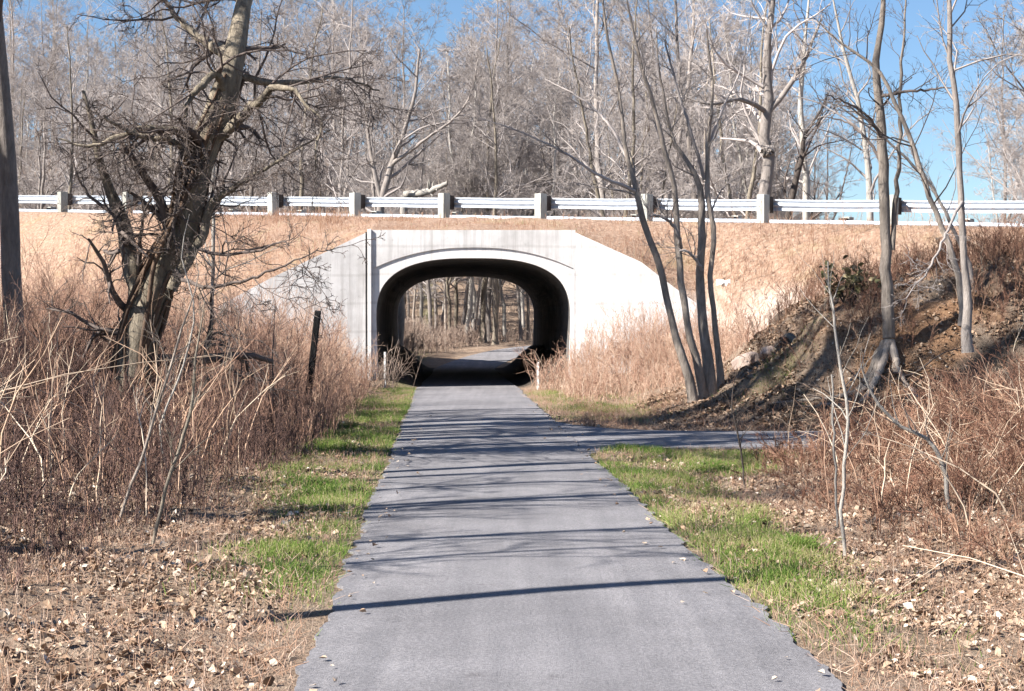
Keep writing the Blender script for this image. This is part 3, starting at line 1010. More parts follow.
tree('knotted_tree', 'stout grey trunk with a dark knot standing behind the guardrail post', 'tree',
     [trunk_px([(764, 195, .24), (768, 150, .21), (763, 135, .20), (768, 107, .19), (766, 64, .16), (772, 0, .10), (780, -80, .04)], 62, 1.2)], M['bark_grey'], M['twig_grey'], seed=31, levels=LVB, flare=False, sides=12,
     limbs=[px([(768, 112, .13), (780, 98, .11), (803, 62, .08), (820, 20, .04)], 62), px([(766, 112, .10), (740, 100, .08, -1), (706, 104, .05, -2), (680, 96, .02, -2)], 62),
            px([(766, 152, .27), (769, 151, .26)], 61.9)])
tree('pale_tree', 'slim whitish trunk beyond the guardrail right of the knotted trunk', 'tree',
     [trunk_px([(805, 190, .13), (803, 150, .12), (800, 107, .11), (803, 60, .08), (808, 0, .04)], 66, 1.0)], M['bark_pale'], M['twig_grey'], seed=32, levels=LVB, flare=False)
tree('crooked_tree', 'dark crooked leaning trunk close beside the slim whitish one', 'tree',
     [trunk_px([(791, 198, .13), (796, 178, .12), (802, 157, .10), (804, 135, .07), (816, 118, .05), (830, 90, .02)], 64, 1.0)], M['bark_dark'], M['twig_dark'], seed=33, levels=LVB[:2], flare=False)
tree('pale_tree', 'thin pale tree against the blue sky left of the mound tree', 'tree',
     [trunk_px([(869, 198, .12), (865, 145, .10), (855, 93, .08), (842, 50, .06), (832, 0, .03)], 60, 1.0)], M['bark_pale'], M['twig_grey'], seed=34, levels=LVB, flare=False)
tree('forked_tree', 'grey tree forking into a leaning pair beyond the guardrail above the left wall', 'tree',
     [trunk_px([(383, 196, .14), (392, 165, .12), (405, 130, .09), (414, 100, .07), (420, 50, .04)], 66, 1.5), trunk_px([(380, 196, .10), (372, 160, .08), (366, 110, .06), (362, 60, .05)], 66, 1.5)], M['bark_grey'], M['twig_grey'], seed=35, levels=LVB, flare=False,
     limbs=[px([(392, 165, .09), (425, 140, .06, -1), (455, 118, .045, -1), (470, 97, .04, -1), (478, 60, .02, -1)], 66)])

# saplings and single stalks
def stem_thing(name, label, cat, pts, d, mat, lv=(), seed=0, sides=6, lim=()):
    p = px(pts, d)
    b = p[0]
    z = float(gz(b[0], b[1]))
    p[0] = (b[0], b[1], z, b[3])
    r = np.random.default_rng(seed)
    o = np.array([b[0], b[1], z])
    P, R = resample(p, 14, 0.006, r)
    m = MB()
    tubes(m, P[None], R[None], sides)
    if not lv:
        ob = m.build(name, mat, offset=o)
        ob.location = [float(c) for c in o]
        return tag(ob, label, cat)
    t = empty(name, o, label, cat)
    m.build('stem', mat, t, offset=o)
    cm = MB()
    Pp, Rp = P[None], R[None]
    for k in lv:
        k = dict(k)
        Pp, Rp = grow(Pp, Rp, r=r, **k)
        tubes(cm, Pp, Rp, 3)
    cm.build('twigs', mat, t, offset=o)
    return t


SL = [dict(n=14, t0=.25, t1=1, lr=.3, ang=(25, 60), K=5, up=.1, wob=.15, rr=.5, rmin=.003), dict(n=4, t0=.2, t1=1, lr=.45, ang=(25, 55), K=3, up=.05, wob=.15, rr=.6, rmin=.0025)]
stem_thing('bare_pole', 'tall pale weathered sapling pole behind the red brush', 'sapling', [(210, 400, 0.0413), (212, 310, 0.0375), (214, 230, 0.0338), (214, 190, 0.0300), (215, 130, 0.0225), (217, 60, 0.0090)], 30, M['bark_pale'], SL, 1)
stem_thing('dark_sapling', 'thin dark sapling in the grass wedge beside the side path', 'sapling', [(746, 492, 0.0135), (742, 455, 0.0120), (735, 420, 0.0097), (732, 395, 0.0067), (737, 372, 0.0030)], 18.5, M['bark_dark'], SL, 2)
stem_thing('dead_stalk', 'tall pale dead stalk standing highest in the right thicket', 'stalk', [(846, 545, 0.0165), (842, 490, 0.0158), (848, 430, 0.0142), (838, 350, 0.0120), (832, 300, 0.0090), (829, 262, 0.0045)], 13.2, M['bark_pale'], SL[:1], 3)
stem_thing('dead_stalk', 'straight bone coloured stalk left of the tallest dead stalk', 'stalk', [(838, 520, 0.0120), (834, 440, 0.0112), (832, 375, 0.0090)], 15.0, M['bark_pale'], (), 4)
stem_thing('dead_branch', 'crooked pale branch arching over the right thicket', 'branch', [(952, 520, 0.0225), (930, 440, 0.0195), (900, 425, 0.0165), (880, 405, 0.0150), (868, 385, 0.0112), (862, 365, 0.0060)], 14.5, M['bark_pale'], SL[:1], 5)
stem_thing('dark_whip', 'thin dark whip standing upright in the orange brush left of the black post', 'stalk', [(273, 420, 0.0120), (273, 360, 0.0105), (275, 305, 0.0045)], 24, M['twig_dark'], (), 6)
stem_thing('brown_shoot', 'dark slender stem at the front edge of the left thicket', 'stalk', [(152, 545, 0.0165), (168, 480, 0.0150), (190, 415, 0.0135), (196, 360, 0.0090), (205, 300, 0.0037)], 13, M['bark_tan'], SL, 7)
stem_thing('brown_shoot', 'leaning brown stem crossing the foot of the gnarled tree', 'stalk', [(118, 520, 0.0150), (150, 430, 0.0135), (176, 350, 0.0105), (200, 270, 0.0045)], 14, M['bark_clump'], SL, 8)
stem_thing('vine', 'pale looping vine stem climbing past the left leaning trunk', 'vine', [(172, 520, 0.0120), (160, 430, 0.0112), (182, 370, 0.0105), (195, 310, 0.0090), (182, 250, 0.0060), (190, 215, 0.0030)], 17, M['bark_pale'], (), 9)

# leaning black post
b0 = at(305, 402, 27)
b0[2] = float(gz(b0[0], b0[1]))
b1 = at(318, 311, 26.6)
m = MB()
ax = norm(b1 - b0)
m.box((b0 + b1) / 2 - ax * 0.15, (0.10, 0.10, float(np.linalg.norm(b1 - b0)) + 0.3), norm(np.cross([0, 1, 0], ax)), norm(np.cross(ax, np.cross([0, 1, 0], ax))), ax)
po = m.build('wooden_post', M['black_post'], smooth=False, offset=b0, bevel=0.012)
po.location = [float(c) for c in b0]
tag(po, 'black wooden post leaning right in the red brush by the left wall', 'post')

# marker stakes at the tunnel mouth
for (a, b, w, d, lab) in (((385, 374), (385, 352), .055, 42.6, 'pale stake in dead brush at the left side of the tunnel mouth'), ((538, 376), (538, 362), .06, 42.8, 'short white stake at the right side of the tunnel mouth'),
                          ((537, 360), (537, 326), .06, 64.5, 'white marker post seen through the far right end of the tunnel')):
    p, q = at(*a, d), at(*b, d)
    g = float(gz(p[0], p[1]))
    m = MB()
    h = q[2] - g
    m.box((p[0], p[1], g + h / 2 - 0.1), (w, w, h + 0.2))
    o = m.build('stake', M['white_paint'], smooth=False, offset=(p[0], p[1], g), bevel=0.006)
    o.location = (float(p[0]), float(p[1]), g)
    tag(o, lab, 'stake')


# boulders, stump, fallen log, scrap
def boulder(p, s, seed, name, label, cat, mat):
    r = np.random.default_rng(seed)
    import bmesh
    bm = bmesh.new()
    bmesh.ops.create_icosphere(bm, subdivisions=4, radius=1)
    f = r.normal(size=(9, 3))
    f /= np.linalg.norm(f, axis=1)[:, None]
    hgt = r.uniform(.55, .9, 9)
    for v in bm.verts:
        c = np.array(v.co)
        k = f @ c
        sc = min([1.0] + [h / kk for h, kk in zip(hgt, k) if kk > h])
        c = c * sc * (1 + 0.07 * (float(fbm(np.array(c[0] * 3 + seed), np.array(c[1] * 3 + c[2] * 2), 4)) - .5) * 2.6)
        v.co = Vector(c * np.array(s))
    me = bpy.data.meshes.new(name)
    bm.to_mesh(me)
    bm.free()
    me.materials.append(mat)
    o = bpy.data.objects.new(name, me)
    COL.objects.link(o)
    o.location = (float(p[0]), float(p[1]), float(gz(p[0], p[1])) + s[2] * 0.35)
    o.rotation_euler = (r.uniform(-.3, .3), r.uniform(-.3, .3), r.uniform(0, 6))
    return tag(o, label, cat)


boulder(at(748, 362, 33.5), (.36, .3, .26), 1, 'boulder', 'pinkish angular boulder lodged in the bank right of the stem clump', 'boulder', M['stone'])
boulder(at(770, 358, 33.0), (.22, .2, .16), 2, 'boulder', 'smaller dark sided rock touching the pinkish boulder', 'boulder', M['stone'])
s0, s1 = at(778, 366, 32.6), at(797, 342, 32.0)
m = MB()
P, R = resample([(*s0, .10), (*((s0 + s1) / 2 + np.array([0, 0, .05])), .11), (*s1, .07)], 10, .012, np.random.default_rng(2))
P[:, 2] = np.maximum(P[:, 2], gz(P[:, 0], P[:, 1]) + 0.04)
P, R = cap(P, R)
P[0] += (P[1] - P[2]) * .15
P[-1] += (P[-2] - P[-3]) * .3
tubes(m, P[None], R[None], 9)
tag(m.build('broken_limb', M['bark_tan']), 'short tan broken limb resting on the bank beside the rocks', 'log')
m = MB()
p, q = at(405, 195, 66), at(448, 184, 64.5)
P, R = resample([(*p, .16), (*((p + q) / 2 + np.array([0, 0, -.08])), .14), (*q, .08)], 14, .03, np.random.default_rng(5))
tubes(m, P[None], R[None], 9)
C, CR_ = grow(P[None], R[None], 7, .3, 1, .25, (30, 70), 5, up=.2, wob=.2, r=np.random.default_rng(6))
tubes(m, C, CR_, 4)
# prop of the fallen trunk reaching the ground
P2, R2 = resample([(p[0] - .3, p[1] + .4, float(gz(p[0], p[1])), .2), (p[0], p[1], p[2], .15)], 8, .03)
tubes(m, P2[None], R2[None], 9)
tag(m.build('fallen_trunk', M['bark_pale']), 'pale snapped trunk lying level just beyond the guardrail above the tunnel', 'fallen tree')
sc = at(723, 262, 40.0)
ezs = float(np.nan_to_num(emb_z(np.array(sc[0]), np.array(sc[1])), nan=2.6))
m = MB()
r = np.random.default_rng(8)
gx_, gy_ = np.meshgrid(np.linspace(-.16, .16, 7), np.linspace(-.12, .12, 7))
i = (np.arange(6)[:, None] * 7 + np.arange(6)[None]).ravel()
m.add(np.stack([gx_, gy_, .12 + r.normal(0, .045, gx_.shape)], -1), np.stack([i, i + 1, i + 8, i + 7], -1))
o = m.build('scrap_paper', M['white_paint'], smooth=False)
o.location = (float(sc[0]), float(sc[1]), ezs)
md = o.modifiers.new('thick', 'SOLIDIFY')
md.thickness = .004
tag(o, 'crumpled white scrap caught in dry grass on the bank', 'litter')


# ------------------------------------------------------------------ woods
def forest_proto(k, H, rad, bark, twig):
    r = np.random.default_rng(100 + k)
    pts = [(0, 0, -0.5, rad * 1.25)]
    x = y = 0.0
    lean = r.normal(0, .05, 2)
    for j, t in enumerate(np.linspace(0, 1, 7)):
        pts.append((x, y, H * t + .02, rad * .85 * (1 - .93 * t ** .7) + .015))
        x += (lean[0] + r.normal(0, .045)) * H / 6
        y += (lean[1] + r.normal(0, .045)) * H / 6
    P, R = resample(pts, 22, .03, r)
    Ps, Rs = [P], [R]
    if k % 3 == 0:
        j = r.integers(5, 9)
        a = r.uniform(0, 6.28)
        q = P[j]
        e = [(q[0], q[1], q[2], R[j] * .8)]
        for t in (.25, .5, .75, 1):
            e.append((q[0] + math.cos(a) * 2.6 * t ** .7, q[1] + math.sin(a) * 2.6 * t ** .7, q[2] + (H * .9 - q[2]) * t, R[j] * .8 * (1 - .9 * t) + .015))
        P2, R2 = resample(e, 22, .04, r)
        Ps.append(P2)
        Rs.append(R2)
    tr, cr = MB(), MB()
    Ps, Rs = np.array(Ps), np.array(Rs)
    tubes(tr, Ps, Rs, 8)
    n1 = 24 if len(Ps) == 1 else 15
    C, c = grow(Ps, Rs, n1, .2, .99, .34, (30, 68), 7, up=.10, wob=.17, rr=.5, rmin=.02, r=r)
    tubes(cr, C, c, 4)
    C, c = grow(C, c, 8, .15, 1, .5, (25, 65), 5, up=.08, wob=.22, rr=.6, rmin=.013, r=r)
    tubes(cr, C, c, 3)
    C, c = grow(C, c, 6, .15, 1, .5, (25, 65), 4, up=.06, wob=.22, rr=.6, rmin=.010, r=r)
    tubes(cr, C, c, 3)
    C, c = grow(C, c, 7, .1, 1, .75, (20, 60), 3, up=.05, wob=.15, rr=.6, rmin=.0062, r=r)
    tubes(cr, C, c, 3)
    e = bpy.data.objects.new('woodland_tree', None)
    COL.objects.link(e)
    e.empty_display_size = .3
    tr.build('trunk', bark, e)
    cr.build('crown', twig, e)
    return e


def copy_tree(o):
    c = o.copy()
    COL.objects.link(c)
    for ch in o.children:
        d = ch.copy()
        COL.objects.link(d)
        d.parent = c
    return c


barks = [M['bark_grey'], M['bark_tan'], M['bark_pale'], M['bark_grey'], M['bark_clump']]
protos = [forest_proto(k, h, rd, barks[k % 5], M['twig_grey']) for k, (h, rd) in enumerate([(17, .24), (20, .28), (15, .18), (18, .2), (13, .14), (21, .3), (16, .2), (19, .22)])]
used = set()


def place_tree(k, x, y, rz, sc, label, group, cat='tree', lean=0.0, z=None):
    o = protos[k] if k not in used else copy_tree(protos[k])
    used.add(k)
    o.location = (x, y, float(gz(x, y)) if z is None else z)
    o.rotation_euler = (lean * math.cos(rz), lean * math.sin(rz), rz)
    o.scale = (sc, sc, sc)
    return tag(o, label, cat, group)


r = np.random.default_rng(77)
spots = []
tries = 0
while len(spots) < 272 and tries < 60000:
    tries += 1
    y = 64 + 130 * r.random() ** 1.25
    q = r.uniform(-.36, .40)
    x = q * y
    s = (x - P0[0]) * RN[0] + (y - P0[1]) * RN[1]
    if s > -ROADW - 7.5:
        continue
    keep = 1.0 if q < .165 else (0.22 if q < .19 else (0.0 if q < .29 else .16))
    if -14 < x < -4 and y < 84:
        keep *= .35
    if r.random() > keep or far_dist(x, y) < 2.6:
        continue
    # the cut of the path stays open
    if abs(x - np.interp(y, FAR[:8, 1], FAR[:8, 0])) < 2.8 and y < 83:
        continue
    md = 1.5 + .012 * y
    if any((x - a) ** 2 + (y - b) ** 2 < md * md for a, b in spots):
        continue
    spots.append((x, y))
for x, y in spots:
    q = x / y
    sc = r.uniform(.7, 1.0) * (1 + .0012 * (y - 64))
    if -.07 < q < -.015:
        sc *= .72
    place_tree(int(r.integers(0, 8)), x, y, r.uniform(0, 6.28), sc, 'bare grey woodland tree among many in the leafless wood beyond the road', 'trees of the wood beyond the road', lean=r.normal(0, .05))
# trunks that show through the tunnel
for j, (pxx, d, k, sc) in enumerate([(467, 85.5, 2, .95), (474, 87, 2, 1.05), (483, 86.5, 1, .8), (490, 89, 3, .9), (479, 91, 5, .9), (462, 92, 3, .9), (505, 90, 2, .8), (521, 93, 3, .75), (450, 84, 6, .6), (436, 86, 0, .55), (414, 84, 4, .7), (497, 96, 5, .8), (528, 92, 4, .8)]):
    place_tree(k, (pxx - 512) / F * d, d, j * 1.3, sc, 'bare tree with a pale sunlit trunk seen through the tunnel behind the bend', 'trees behind the path bend', lean=.02)

# trees along the left of the path: their shadows bar the asphalt
PT = [dict(n=17, t0=.32, t1=1, lr=.24, ang=(25, 65), K=7, up=.08, wob=.2, rr=.5, sides=5, rmin=.02),
      dict(n=6, t0=.15, t1=1, lr=.5, ang=(25, 65), K=5, up=.05, wob=.22, rr=.6, sides=3, rmin=.013),
      dict(n=4, t0=.2, t1=1, lr=.5, ang=(25, 65), K=4, up=.03, wob=.2, rr=.6, sides=3, rmin=.008)]
lp = [(-6.4, 7.9, .135, 14, (.02, .0), 'clean trunked tree nearest the camera left of the path'),
      (-8.4, 10.2, .09, 13, (.03, -.02), 'slim tree standing left of the near thicket'),
      (-7.6, 12.6, .10, 13, (.02, .03), 'slender young tree in the near left thicket'),
      (-6.8, 16.9, .15, 15, (-.02, .02), 'dark straight tree in the left thicket in front of the gnarled tree'),
      (-8.2, 15.6, .11, 14, (.04, .02), 'slim leaning tree at the back of the left thicket'),
      (-9.0, 19.6, .14, 16, (.02, .03), 'straight slim tree close behind the gnarled tree'),
      (-9.8, 21.0, .24, 23, (.02, 0), 'thicker tree farther left behind the gnarled tree'),
      (-7.6, 22.0, .14, 15, (-.02, 0), 'slim tree in the brush left of the sapling pole'),
      (-10.6, 22.8, .17, 17, (.03, .02), 'tall bare tree in the brush at the far left'),
      (-9.0, 24.2, .22, 22, (.01, .03), 'bare tree between the sapling pole and the far left trees'),
      (-11.8, 24.4, .25, 23, (0, 0), 'tall bare tree at the foot of the left embankment'),
      (-10.0, 26.6, .14, 16, (.02, 0), 'thin bare tree near the foot of the left embankment'),
      (-12.6, 22.6, .26, 24, (-.02, .02), 'broad bare tree deepest in the left thicket'),
      (-7.2, 9.3, .06, 9, (.02, .02), 'short slender tree just past the nearest clean trunked tree'),
      (-9.4, 12.2, .12, 13, (.03, 0), 'branchy tree set back behind the near left thicket'),
      (-7.0, 14.6, .08, 10, (0, .03), 'low branchy tree in the middle of the left thicket'),
      (-10.2, 18.4, .15, 16, (.01, 0), 'broad tree standing back from the gnarled tree'),
      (-11.6, 20.6, .16, 17, (0, .02), 'tall tree standing well back from the gnarled tree'),
      (-8.4, 26.0, .13, 15, (.02, .01), 'straight tree nearest the foot of the left wing wall bank'),
      (-7.0, 20.6, .17, 16, (0, .01), 'straight tree standing just behind the left limb of the gnarled tree'),
      (-8.4, 23.2, .19, 17, (.01, 0), 'stout straight tree beside the slim one left of the sapling pole'),
      (-7.5, 24.9, .16, 16, (-.01, 0), 'straight tree nearest the sapling pole on its left'),
      (-9.3, 22.3, .18, 18, (.01, .01), 'stout tree among the group farther left of the gnarled tree'),
      (-13.4, 27.4, .18, 19, (.02, -.02), 'tallest bare tree below the left end of the guardrail')]
for j, (x, y, rad, H, ln, lab) in enumerate(lp):
    q = np.random.default_rng(300 + j)
    z0 = float(gz(x, y))
    st = [(x + ln[0] * H * t + (q.normal(0, .10) if t else 0), y + ln[1] * H * t + (q.normal(0, .10) if t else 0), z0 + H * t, rad * (1 - .68 * t)) for t in (0, .2, .4, .6, .8, 1)]
    tree('trailside_tree', lab, 'tree', [st], M['bark_grey'] if j % 2 else M['bark_clump'], M['twig_dark'], K=22, noise_=.02, seed=300 + j, levels=PT if j else [dict(PT[0], t0=.62), PT[1]])
for x, y, k, sc, lab in ((10.5, 33, 4, .6, 'small bare tree behind the mound at the far right'), (11.8, 29, 6, .6, 'bare tree on the mound beyond the vine hung one')):
    place_tree(k, x, y, x, sc, lab, None)


# ------------------------------------------------------------------ brush, grass, leaves (stuff)
def stalk_field(name, mat, pts, h, label, seed, r0=.006, lean=.25, twigs=8, tw_l=.35, tw_a=(15, 45), K=5, tint=None, wind=(0, 0), sub=0, stiff=.5, twig_r=.0035):
    r = np.random.default_rng(seed)
    n = len(pts)
    a = r.uniform(0, 2 * np.pi, n)
    ld = np.abs(r.normal(0, lean, n))
    dx, dy = np.cos(a) * ld + wind[0], np.sin(a) * ld + wind[1]
    t = np.linspace(0, 1, K)[None]
    P = np.zeros((n, K, 3))
    bend = t ** (1 + stiff)
    wig = r.normal(0, .03, (n, K)) * h[:, None]
    P[..., 0] = pts[:, 0:1] + dx[:, None] * h[:, None] * bend + wig * t
    P[..., 1] = pts[:, 1:2] + dy[:, None] * h[:, None] * bend + r.normal(0, .03, (n, K)) * h[:, None] * t
    P[..., 2] = pts[:, 2:3] - .05 + h[:, None] * (t - .25 * (ld[:, None]) * t ** 2)
    R = (r0 * (.6 + .8 * r.random(n)))[:, None] * np.linspace(1, .35, K)[None]
    tt = np.clip(r.normal(.5, .22, n), 0, 1) if tint is None else tint
    m = MB()
    tubes(m, P, R, 3, tt)
    if twigs:
        C, c = grow(P, R, twigs, .25, 1, tw_l, tw_a, 3, up=.15, wob=.18, rr=.6, rmin=twig_r, r=r)
        tubes(m, C, c, 3, np.clip(np.repeat(tt, twigs) + r.normal(0, .1, n * twigs), 0, 1))
        if sub:
            C2, c2 = grow(C, c, sub, .2, 1, .5, (20, 55), 3, up=.1, wob=.2, rr=.6, rmin=twig_r * .8, r=r)
            tubes(m, C2, c2, 3, np.clip(np.repeat(tt, twigs * sub) + r.normal(0, .12, n * twigs * sub), 0, 1))
    return tag(m.build(name, mat), label, kind='stuff')


def scatter(n, x0, x1, y0, y1, dens, seed):
    r = np.random.default_rng(seed)
    out = []
    tot = 0
    for _ in range(60):
        x, y = r.uniform(x0, x1, n), r.uniform(y0, y1, n)
        k = r.random(n) < dens(x, y)
        out.append(np.stack([x[k], y[k]], -1))
        tot += k.sum()
        if tot >= n:
            break
    p = np.concatenate(out)[:n]
    return np.concatenate([p, gz(p[:, 0], p[:, 1])[:, None]], -1)


def left_edge(y):
    return path_c(y) - np.interp(y, [8, 12, 15, 19, 24, 33, 43], [3.4, 3.0, 2.75, 2.45, 2.2, 2.2, 2.4])


def left_d(x, y):
    e = left_edge(y) - x
    return sm(e, -.15, .5) * sm(fbm(x * .8, y * .8, 3), .18, .45) * (1 - .75 * sm(e, 7, 12))


def left_h(x, y):
    e = left_edge(y) - x
    return np.interp(y, [9, 13, 18, 24, 32, 43], [.5, .72, 1.05, 1.6, 2.0, 1.75]) * (.45 + .55 * sm(e, 0, 1.6)) * (.55 + .9 * fbm(x * .6 + 8, y * .6, 3))


p = scatter(3600, -13, -1.5, 9.5, 43, left_d, 1)
rr_ = np.random.default_rng(41)
stalk_field('dry_brush', M['brush_red'], p, left_h(p[:, 0], p[:, 1]) * rr_.uniform(.6, 1.15, len(p)), 'reddish dry brush thicket along the left of the path', 2, r0=.006, twigs=9, sub=4, tw_l=.45, lean=.3,
            tint=np.clip(.02 + .62 * sm(p[:, 1], 18, 31) + .75 * (fbm(p[:, 0] * 1.1, p[:, 1] * .7, 3) - .45) + rr_.normal(0, .18, len(p)), 0, 1), twig_r=.0034)
p = scatter(26000, -12, -1.5, 9.5, 43, left_d, 3)
stalk_field('dry_weeds', M['brush_red'], p, left_h(p[:, 0], p[:, 1]) * rr_.uniform(.25, .8, len(p)), 'fine rusty dry weeds under the left thicket', 4, r0=.0045, twigs=0, lean=.35, K=4,
            tint=np.clip(.06 + .58 * sm(p[:, 1], 18, 31) + .75 * (fbm(p[:, 0] * 1.1, p[:, 1] * .7, 3) - .45) + rr_.normal(0, .18, len(p)), 0, 1))
# pale canes tangled at the gnarled tree's foot
p = scatter(300, -9, -2.9, 10.5, 22, lambda x, y: sm(left_edge(y) - x, .1, .8) * sm(-x, 2.4, 4.2), 5)
stalk_field('bramble_canes', M['brush_tan'], p, rr_.uniform(.7, 2.0, len(p)), 'pale arching bramble canes around the gnarled tree', 6, r0=.009, twigs=4, tw_l=.4, lean=.55, K=7, tint=rr_.uniform(.55, 1, len(p)), stiff=.9)


def right_d(x, y):
    d = x - path_c(y)
    e = d - np.interp(y, [8, 11, 14, 17, 20, 22], [3.6, 3.2, 2.9, 2.7, 2.9, 3.3])
    return sm(e, 0, .7) * sm(fbm(x * .9 + 5, y * .9, 3), .15, .4) * (1 - sm(y, 22.2, 22.9))


p = scatter(2100, 2.0, 11, 8.5, 22.8, right_d, 7)
dd_ = p[:, 0] - path_c(p[:, 1])
hh = (.22 + .52 * sm(dd_, 3, 5.6)) * (.55 + .9 * fbm(p[:, 0] * .7, p[:, 1] * .7, 3))
stalk_field('dry_thicket', M['brush_tan'], p, hh * rr_.uniform(.6, 1.2, len(p)), 'tan and rust dry thicket on the right bank', 8, r0=.006, twigs=9, sub=5, tw_l=.5, lean=.7, wind=(-.1, 0), tint=np.clip(.33 + rr_.normal(0, .22, len(p)), 0, 1))
p = scatter(15000, 2.0, 10, 8.5, 22.8, right_d, 9)
dd_ = p[:, 0] - path_c(p[:, 1])
stalk_field('dry_weeds', M['brush_tan'], p, (.16 + .34 * sm(dd_, 3, 5.6)) * rr_.uniform(.4, 1.1, len(p)), 'fine tan dry weeds under the right thicket', 10, r0=.0042, twigs=0, lean=.5, K=4, tint=np.clip(.42 + rr_.normal(0, .22, len(p)), 0, 1))
p = scatter(380, 2.4, 8, 9.5, 21, lambda x, y: right_d(x, y) * sm(x - path_c(y), 3.0, 4.6), 11)
stalk_field('pale_reeds', M['brush_tan'], p, rr_.uniform(.3, 1.15, len(p)), 'pale broken reed stalks in the right thicket', 12, r0=.010, twigs=3, tw_l=.5, lean=.75, K=5, tint=rr_.uniform(.5, 1, len(p)), tw_a=(30, 80))
# mound brush
mdn = lambda x, y: sm(x, 4.5, 8) * sm(fbm(x * .9, y * .9, 3), .35, .6) * sm(y, 28.5, 31)
p = scatter(2000, 3.4, 13, 28.2, 37, mdn, 13)
stalk_field('mound_brush', M['brush_tan'], p, rr_.uniform(.25, .95, len(p)), 'sparse brown brush on the eroded mound', 14, r0=.006, twigs=8, sub=3, lean=.45, tint=np.clip(.3 + rr_.normal(0, .25, len(p)), 0, 1))
# pink brush below the right wing wall and left of the mouth
wd = lambda x, y: sm(x - path_c(y), 1.9, 2.9) * (1 - sm(x, 4.4, 6.2)) * sm(y, 36, 38.5) * (.35 + .65 * sm(fbm(x * .8, y * .8, 3), .3, .5))
p = scatter(1500, .4, 6.4, 35.5, 42.7, wd, 15)
stalk_field('pink_brush', M['brush_pink'], p, (.5 + 1.3 * sm(p[:, 1], 37, 42) * sm(p[:, 0] - path_c(p[:, 1]), 1.6, 3.6)) * rr_.uniform(.45, 1.05, len(p)), 'pinkish dry brush against the right wing wall', 16, r0=.006, twigs=8, sub=3, lean=.3, tint=np.clip(.6 + rr_.normal(0, .2, len(p)), 0, 1))
# low growth at both corners of the mouth
for x, y, seed, lab in ((-3.35, 42.4, 61, 'grey leafless bush at the left corner of the tunnel mouth'), (1.0, 42.2, 62, 'rusty low bush at the right corner of the tunnel mouth')):
    r = np.random.default_rng(seed)
    n = 46
    b = np.stack([x + r.normal(0, .28, n), y + r.normal(0, .25, n)], -1)
    m = MB()
    h = r.uniform(.4, 1.15, n)
    a = r.uniform(0, 6.28, n)
    P = np.zeros((n, 5, 3))
    t = np.linspace(0, 1, 5)[None]
    ln = r.uniform(.2, .75, n)[:, None]
    P[..., 0] = b[:, :1] + np.cos(a)[:, None] * ln * h[:, None] * t
    P[..., 1] = b[:, 1:] + np.sin(a)[:, None] * ln * h[:, None] * t
    P[..., 2] = gz(b[:, 0], b[:, 1])[:, None] - .04 + h[:, None] * t ** .85
    R = np.full((n, 5), .008) * np.linspace(1, .4, 5)[None]
    tubes(m, P, R, 3, r.random(n))
    C, c = grow(P, R, 7, .2, 1, .45, (20, 60), 4, up=.1, wob=.25, rr=.6, rmin=.005, r=r)
    tubes(m, C, c, 3, r.random(len(C)))
    o = m.build('bare_bush', M['under'] if seed == 61 else M['brush_pink'], offset=(x, y, float(gz(x, y))))
    o.location = (x, y, float(gz(x, y)))
    tag(o, lab, 'bush')


# embankment grass
def emb_scatter(n, seed):
    r = np.random.default_rng(seed)
    x, y = r.uniform(-16, 15, n), r.uniform(28, 62, n)
    z = emb_z(x, y)
    u = x - tun_c(y - FACE)
    k = np.isfinite(z) & (z > .1) & ~((x > 3) & (z < 2.6) & (r.random(n) < .65))
    return np.stack([x[k], y[k], z[k]], -1)


p = emb_scatter(90000, 17)
lum = np.clip(.02 + 1.05 * fbm(p[:, 0] * .55, p[:, 1] * .55, 4) + np.random.default_rng(3).normal(0, .2, len(p)), 0, 1)
stalk_field('dry_grass', M['straw'], p, (.04 + .55 * fbm(p[:, 0] * .9, p[:, 1] * .9, 3) ** 1.6) * rr_.uniform(.5, 1.3, len(p)) * np.where(np.abs(p[:, 0] - tun_c(p[:, 1] - FACE)) < 4, .45, 1), 'straw coloured dry grass over the road embankment', 18, r0=.006, twigs=0, lean=.5, K=3, tint=lum)
p = emb_scatter(14000, 37)
k = fbm(p[:, 0] * 1.6 + 31, p[:, 1] * 1.6, 3) > .52
p = p[k][:4200]
stalk_field('grass_tufts', M['straw'], p, rr_.uniform(.2, .55, len(p)) * np.where(np.abs(p[:, 0] - tun_c(p[:, 1] - FACE)) < 4, .5, 1), 'taller tufts of dry grass scattered over the embankment', 38, r0=.006, twigs=5, tw_l=.7, tw_a=(10, 40), lean=.35, K=4, tint=np.clip(rr_.normal(.45, .28, len(p)), 0, .97))
p = emb_scatter(9000, 19)
k = (p[:, 2] < 4.3) & (np.abs(p[:, 0] - tun_c(p[:, 1] - FACE)) > 5.5) & (fbm(p[:, 0] * .7, p[:, 1] * .7, 3) > .45)
p = p[k][:2600]
stalk_field('bank_weeds', M['brush_red'], p, rr_.uniform(.3, 1.0, len(p)), 'rusty weeds along the lower embankment', 20, r0=.006, twigs=7, sub=2, lean=.35, tint=np.clip(.7 + rr_.normal(0, .18, len(p)), 0, 1))

